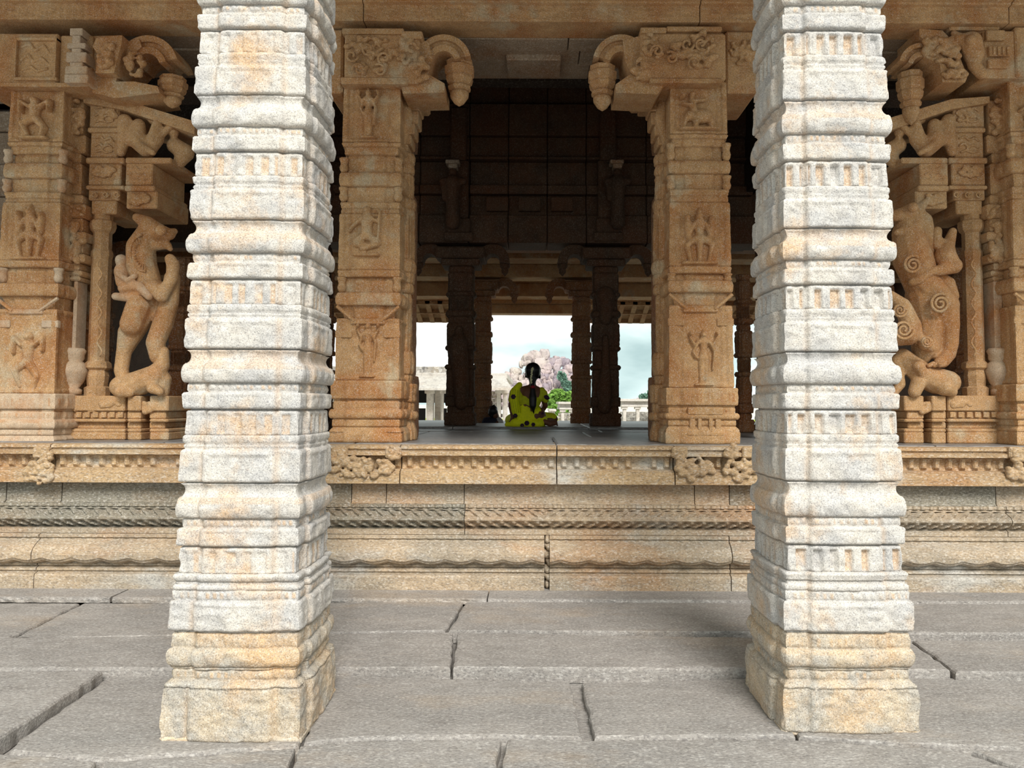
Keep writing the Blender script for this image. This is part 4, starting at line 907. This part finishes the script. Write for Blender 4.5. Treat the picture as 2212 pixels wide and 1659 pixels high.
# ------------------------------------------------------------------ outside: court, pavilions, hill, trees
court = empty('ground', (0, 60, -.3), 'sunlit temple court beyond the hall', None, None, 'structure')
MB().box(-400, 400, 15.6, 900, -1.2, -.3).build('court_surface', M_COURT, court)
MB().box(-60, 60, 74, 96, -.32, -.26).build('lawn', M_GRASS, court)
pa = empty('pavilion', (XX(960, 40), 42, -.3), 'white stone pavilion with dark doorways, left of the seated woman', 'pavilion')
def fb(m, x0, y0, x1, y1, Y, D, bv=.03):
    q = pb(x0, y0, x1, y1, Y, Y+D, bv); return m.box(*q)
m = MB(); fb(m, 600,806,1096,816,40,12); m.build('roof_slab', M_FAR, pa)
a = P(600,812,39.4); b = P(1106,838,38.6)
MB().add([P(600,812,40),P(1088,812,40),P(1106,838,38.6),P(600,838,38.6),P(600,806,40.4),P(1088,806,40.4),P(1106,843,38.6),P(600,843,38.6)], [(0,1,2,3),(7,6,5,4),(4,5,1,0),(3,2,6,7),(1,5,6,2),(4,0,3,7)]).build('sloping_eave', M_FAR, pa, fix=True)
m = MB(); fb(m, 600,792,968,806,41,8); m.build('rubble_parapet', M_FAR2, pa)
for x0, x1, Y in ((884,896,40),(920,936,40),(938,952,42),(953,957,40),(1072,1082,40),(1086,1096,40)):
    m = MB(); q = pb(x0, 843, x1, 940, Y, Y+.5, .03); m.box(q[0], q[1], q[2], q[3], -.3, q[5], .03); q = pb(x0-3,843,x1+3,850,Y-.1,Y+.6,.02); m.box(*q); m.build('pavilion_post', M_FAR, pa)
for x0, x1, y0, y1 in ((897,919,882,940),(957,965,882,940)):
    q = pb(x0, y0, x1, y1, 41.5, 41.6, .01); MB().box(q[0], q[1], q[2], q[3], -.3, q[5]).build('doorway_shade', M_VOID, pa)  # dark sheets painted as the shade in the doorways
q = pb(880,843,968,870,43,43.3,0); MB().box(*q).build('inner_shade', M_VOID, pa)  # dark sheet painted as the shade under the roof
# masonry wall of courses
for row in range(9):
    for c in range(4):
        x0 = 1050+c*9-(row % 2)*4; y0 = 845+row*8.2
        q = pb(x0, y0, x0+8.4, y0+7.6, 40.6+.03*((row+c) % 2), 41.2, .02); MB().box(*q).build('wall_block', M_FAR, pa)
q = pb(600, 843, 884, 940, 42, 42.4, 0); MB().box(q[0], q[1], q[2], q[3], -.3, q[5]).build('side_wall', M_FAR, pa)
q = pb(1098, 862, 1200, 940, 44, 44.4, 0)
def low_pavilion(x0, x1, top, lab, Y, n, mid):
    r = empty('pavilion', (XX((x0+x1)/2, Y), Y, -.3), lab, 'pavilion')
    m = MB(); fb(m, x0, top, x1, top+5, Y, 6); fb(m, x0+3, top+5, x1-3, top+13, Y+.4, 5.4); fb(m, x0+2, top+13, x1-2, top+17, Y+.1, 5.8); m.build('roof_slab', M_FAR, r)
    for k in range(n):
        x = x0+6+(x1-x0-16)*k/max(1, n-1)
        for dy in (0, 4.5):
            q = pb(x, top+17, x+7, 930, Y+.3+dy, Y+.7+dy, .02); MB().box(q[0], q[1], q[2], q[3], -.3, q[5], .03).build('pavilion_post', M_FAR, r)
            q = pb(x-3, top+17, x+10, top+22, Y+.2+dy, Y+.8+dy, .02); MB().box(*q).build('post_capital', M_FAR, r)
    for row in range(3): q = pb(x0, mid+row*7, x1, mid+row*7+6.4, Y+8, Y+8.4, .02); MB().box(*q).build('wall_course', M_FAR2, r)
    return r
low_pavilion(1340, 1470, 862, 'low white pavilion with square posts seen through the right rear opening', 66, 5, 890)
low_pavilion(1206, 1262, 868, 'small white pavilion directly right of the seated woman', 62, 3, 892)
low_pavilion(1186, 1202, 884, 'single white stone trilith beside the seated woman elbow', 60, 2, 900)
# boulder hill
hill = empty('boulder_hill', (XX(1180, 400), 400, 0), 'pale pink boulder hill behind the seated woman', 'hill')
kh = 400/F
def hm(x, pk):       # crest height in photo rows
    return np.interp(x, [p[0] for p in pk], [p[1] for p in pk])
CR = [(960,850),(1040,840),(1090,812),(1120,792),(1140,768),(1150,762),(1180,762),(1200,774),(1225,776),(1236,800),(1250,822),(1300,850),(1340,868)]
core = []
for k in range(26):
    x = 980+k*14; y = hm(x, CR)+10; core.append(ell(P(x, (y+20+915)/2, 426), (15*kh, 12, (915-y-6)/2*kh)))
sculpt('hill_core', core, 1.6, M_HILL, hill, 2)
protos = []
for k in range(6):
    bm = bmesh.new(); bmesh.ops.create_icosphere(bm, subdivisions=2, radius=1)
    for v in bm.verts:
        q = v.co.copy(); n_ = 1+.22*math.sin(q.x*3+k)*math.cos(q.z*2.5+k*2)+.12*math.sin(q.y*5+k*3); v.co = Vector((max(-.85, min(.85, q.x*n_)), q.y*n_, max(-.85, min(.85, q.z*n_))))
    me = bpy.data.meshes.new('boulder'); bm.to_mesh(me); bm.free(); me.materials.append(M_HILL); protos.append(me)
rr = random.Random(4)
M_HILL2 = stone('haze_mauve_boulder_granite', (148,134,142), (134,122,132), (156,144,136), .5, .66, .3, .5, .3, .05)  # second boulder tone, its mauve tint also standing in for haze
protos2 = []
for me in protos:
    c_ = me.copy(); c_.materials.clear(); c_.materials.append(M_HILL2); protos2.append(c_)
spots = [(1178,768,11,14),(1158,772,10,16),(1168,786,12,14),(1190,784,10,12),(1200,774,6,6),(1216,776,6,6),(1222,784,9,10),(1150,766,8,9),(1140,776,9,8),(1206,784,9,11)]
for x, y, a, b in spots+[(None,)*4]*230:
    if x is None:
        x = rr.uniform(1040, 1250); y = rr.uniform(hm(x, CR)+2, 868); a = rr.uniform(3.5, 10); b = rr.uniform(4, 13)
    p = P(x, y, 396-(y-760)*.12); o = link('boulder', rr.choice(protos if rr.random() < .7 else protos2), None, hill)
    o.matrix_basis = Matrix.Translation(p) @ Matrix.Rotation(rr.uniform(0, 6), 4, 'Z') @ Matrix.Diagonal((a*kh*1.15, a*kh*1.15, b*kh*1.15, 1))
def leafy(name, label, pts, Y, mat, n, ls, cat, parent=None, seed=1):
    rr = random.Random(seed); k = Y/F; m = MB()
    for i in range(n):
        cx, cy, rx, ry = rr.choice(pts); a = rr.uniform(0, 6.28); q = rr.random()**.4
        e_ = rr.uniform(-1, 1)
        p = P(cx+rx*q*math.cos(a), cy+ry*q*math.sin(a), Y+e_*rx*k*.7); s = ls*rr.uniform(.6, 1.4)
        u = Vector((rr.gauss(0,1), rr.gauss(0,1), rr.gauss(0,1))).normalized(); v = u.cross(Vector((rr.gauss(0,1), rr.gauss(0,1), rr.gauss(0,1)))).normalized()
        m.add([p-u*s, p+v*s*.6, p+u*s, p-v*s*.6], [(0,1,2,3)])
    if parent: o = m.build(name, mat, parent); o['kind'] = 'stuff'; return o
    r = empty(name, P(pts[0][0], 915, Y), label, cat); r.location.z = -.3
    o = m.build('foliage', mat, r); o['kind'] = 'stuff'
    for cx, cy, rx, ry in pts[:3]: MB().tube([(XX(cx, Y), Y, -.3), P(cx, cy, Y)], [.25, .1], 6).build('trunk', M_DK, r)
    return r
leafy('scrub', None, [(1218,822,5,14),(1228,838,9,14),(1238,846,10,16),(1210,812,4,8)], 380, M_BUSH, 1500, 1.0, None, hill, 3)
leafy('broad_tree', 'rounded green tree at the foot of the boulder hill', [(1210,862,24,16),(1188,866,14,14),(1232,862,14,16),(1205,850,14,8)], 120, M_TREE, 3800, .32, 'tree', None, 5)
leafy('broad_tree', 'low dark tree between the two right pavilions', [(1200,886,12,10),(1222,888,10,8)], 90, M_TREE, 1400, .25, 'tree', None, 6)
h2 = empty('distant_ridge', (XX(1400, 500), 500, 0), 'hazy green ridge at the right through the rear opening', 'hill')
sculpt('ridge_core', [ell(P(1430+k*16, 905, 520+k*2), (24*.31, 20, (905-y)*.31)) for k, y in enumerate((838,826,820,812,806,800))]+[ell(P(1400-k*16, 905, 520), (22*.31, 20, (905-y)*.31)) for k, y in enumerate((850,856,860,864))], 1.8, M_HILL, h2, 2)
leafy('scrub', None, [(1418,850,18,10),(1400,858,18,6),(1440,850,24,16)], 500, M_BUSH, 1800, 1.6, None, h2, 8)

# ------------------------------------------------------------------ people
YW = 10.55; kw = YW/F
def cw(lst): return chain(lst, YW, kw)
wo_ = empty('person', P(1148, 923, YW), 'woman in yellow green flowered sari sitting with her back turned', 'person'); wo_.location.z = ZP+.03
body = cw([(1151,806,0,13),(1151,800,0,14)])+cw([(1151,815,0,7),(1150,838,0,8)])+cw([(1122,845,0,9),(1150,842,0,13),(1168,847,0,9)])+cw([(1143,850,0,18),(1142,872,0,17)])+cw([(1156,850,0,15),(1150,872,0,16)])+cw([(1140,880,0,20),(1142,906,.02,26)])+cw([(1156,900,.02,24),(1146,908,.02,24)])
body += cw([(1110,850,0,8),(1104,876,.02,6.5),(1108,900,-.02,5)])+cw([(1108,900,-.02,4.5),(1104,912,-.05,4)])
body += cw([(1173,852,0,7.5),(1178,876,.05,6),(1170,890,.18,5)])
body += cw([(1160,905,.05,13),(1196,905,.30,10)])+cw([(1196,905,.30,8),(1172,912,.0,6.5)])+cw([(1172,910,-.06,6),(1188,915,-.08,6.5),(1199,914,-.05,5.5)])
body += cw([(1125,906,.05,13),(1100,908,.30,10)])
body_ = sculpt('body', body, .011, M_SKIN, wo_, 3)
for k in range(5): 
    MB().tube([P(1101+k*2.0, 910, YW-.06), P(1099+k*2.2, 916+(k % 3), YW-.07), P(1099+k*2.3, 920, YW-.06)], [.009,.008,.006], 7).build('finger', M_SKIN, body_, True)
for k in range(5):
    MB().tube([P(1199+k*.8, 911+k*1.9, YW-.06+.012*k), P(1204+k*.3, 912+k*1.8, YW-.06+.012*k)], [.012-.001*k, .008], 7).build('toe', M_SKIN, body_, True)
for s, x in ((-1, 1136.5), (1, 1165.5)): sculpt('ear', cw([(x,808,.0,2.6),(x,812,0,2.0)]), .006, M_SKIN, body_, 1)
sculpt('face', [ell(P(1151,813,YW+.12), (.016,.018,.02)), ell(P(1151,807,YW+.095), (.05,.03,.07)), ell(P(1151,821,YW+.10), (.03,.02,.014))], .006, M_SKIN, body_, 1)
hair = cw([(1151,800,-.02,17.5),(1151,806,-.015,16.5)])+cw([(1151,812,-.03,12),(1150,826,-.08,7)])+cw([(1138,806,0,4),(1136,814,0,2.5)])+cw([(1164,806,0,4),(1166,816,0,2.5)])
hair += cw([(1150,826,-.09,5.5),(1151,845,-.13,5.5),(1151,860,-.14,8.5),(1151,876,-.15,7.5),(1152,888,-.15,2.5),(1154,894,-.14,.9)])
hair_ = sculpt('braided_hair', hair, .009, M_HAIR, wo_, 2)
m = MB()
for i, (a, b, c, d) in enumerate(((1136,800,1128,808),(1135,806,1129,816),(1136,812,1130,806),(1167,804,1172,808),(1167,810,1170,816),(1140,792,1133,799))):
    m.tube([P(a,b,YW), P((a+c)/2+1,(b+d)/2-2,YW-.01), P(c,d,YW)], .0022, 4)
m.build('loose_strands', M_HAIR, hair_)
gar = MB()
rr = random.Random(9)
for i in range(46):
    t = i/45; x = 1151-2.5*math.sin(t*2.4)-t*1.5; y = 794+t*34
    dz = -.135-.01*math.sin(t*3) if y < 812 else -.15
    gar.add(*ell(P(x+rr.uniform(-2, 2)*(1-.4*t), y, YW+dz), (.009,.009,.009)))
gar.build('jasmine_garland', M_JAS, hair_, True)
MB().add(*ell(P(1151,836,YW-.14), (.034,.034,.024))).build('hair_ribbon', M_RED, hair_, True)
bl = cw([(1136,866,-.008,17.5),(1152,866,-.008,17)])+cw([(1141,872,-.008,18),(1148,878,-.008,18)])+cw([(1119,842,-.012,8.5),(1122,856,-.012,9)])+cw([(1170,844,-.012,8),(1166,858,-.012,10)])+cw([(1110,848,0,9.6),(1106,864,.01,8.6)])+cw([(1174,850,0,9.2),(1178,864,.02,7.6)])
blouse_ = sculpt('blouse', bl, .010, M_BLOUSE, wo_, 2)
sk = cw([(1138,886,-.01,20),(1140,908,0,28)])+cw([(1156,896,0,20),(1158,906,.02,25)])+cw([(1120,904,.05,17),(1104,908,.25,14)])+cw([(1160,904,.08,17),(1192,904,.30,13)])+cw([(1112,914,-.1,10),(1150,916,-.14,9),(1168,915,-.10,8)])+cw([(1096,917,-.05,6),(1112,917,-.12,6)])
skirt_ = sculpt('sari_skirt', sk, .012, M_SARI, wo_, 2)
dr = cw([(1122,832,-.0,7),(1112,846,-.035,10),(1111,866,-.045,10),(1114,886,-.06,10),(1122,904,-.10,9)])
drape_ = sculpt('sari_drape', dr, .010, M_SARI, wo_, 2)
for k in range(4): MB().tube([P(1108+k*5, 840+k, YW-.105), P(1107+k*5, 866, YW-.115), P(1112+k*4, 892, YW-.13)], .004, 5).build('sari_fold', M_BLOUSE, drape_, True)
for x, y, dy, s in ((1109,857,-.11,5),(1113,898,-.16,4.5),(1138,914,-.2,5),(1128,919,-.2,4),(1172,893,-.14,2.5),(1152,917,-.2,4)):
    m = MB()
    for i in range(6): m.add(*ell(P(x+s*.6*math.cos(i*1.05), y+s*.6*math.sin(i*1.05), YW+dy), (s*kw*.5, .01, s*kw*.5)))
    m.build('printed_flower', M_PURP, drape_ if x < 1115 else skirt_, True)
MB().add(*ell(P(1180,858,YW-.02), (.05,.045,.03), .5)).build('sleeve_border', M_PURP, blouse_, True)
# child beyond the far edge
YC2 = 13.0; kc = YC2/F
def cc(lst): return chain(lst, YC2, kc)
boy = empty('person', P(1062, 925, YC2), 'dark haired child in a navy shirt sitting low and looking right', 'person'); boy.location.z = ZP
sculpt('body', cc([(1067,892,0,9.5),(1069,897,-.02,8)])+cc([(1075,896,0,2.6),(1077,898,0,1.6)])+cc([(1066,903,0,5),(1062,912,0,7)])+cc([(1050,914,0,7),(1070,914,0,7)])+cc([(1060,916,0,12),(1060,930,.02,12)])+cc([(1048,916,0,5),(1046,928,.1,4.5),(1052,934,.2,4)])+cc([(1072,916,0,5),(1078,926,.1,4)])+cc([(1056,932,.05,9),(1078,930,.3,6)]), .012, M_SKIN, boy, 2)
sculpt('hair', cc([(1065,888,-.02,11),(1066,884,0,9)])+cc([(1061,893,-.03,7),(1063,898,-.04,5)])+cc([(1066,878,0,3),(1068,874,0,1.2)])+cc([(1060,880,0,3),(1057,878,0,1)]), .011, M_HAIR, boy, 1)
sculpt('shirt', cc([(1050,909,-.01,8),(1066,908,-.01,8)])+cc([(1059,914,0,14),(1059,928,.0,16)])+cc([(1048,911,0,7),(1044,922,.05,6)]), .012, M_NAVY, boy, 2)
sculpt('white_shawl', cc([(1074,902,.05,5),(1079,910,.05,8),(1084,926,.05,8)])+cc([(1074,912,.05,6),(1076,928,.05,8)]), .012, M_WHT, boy, 2)
sculpt('ear', cc([(1070,894,-.05,1.8),(1070,896,-.05,1.6)]), .006, M_SKIN, boy, 1)
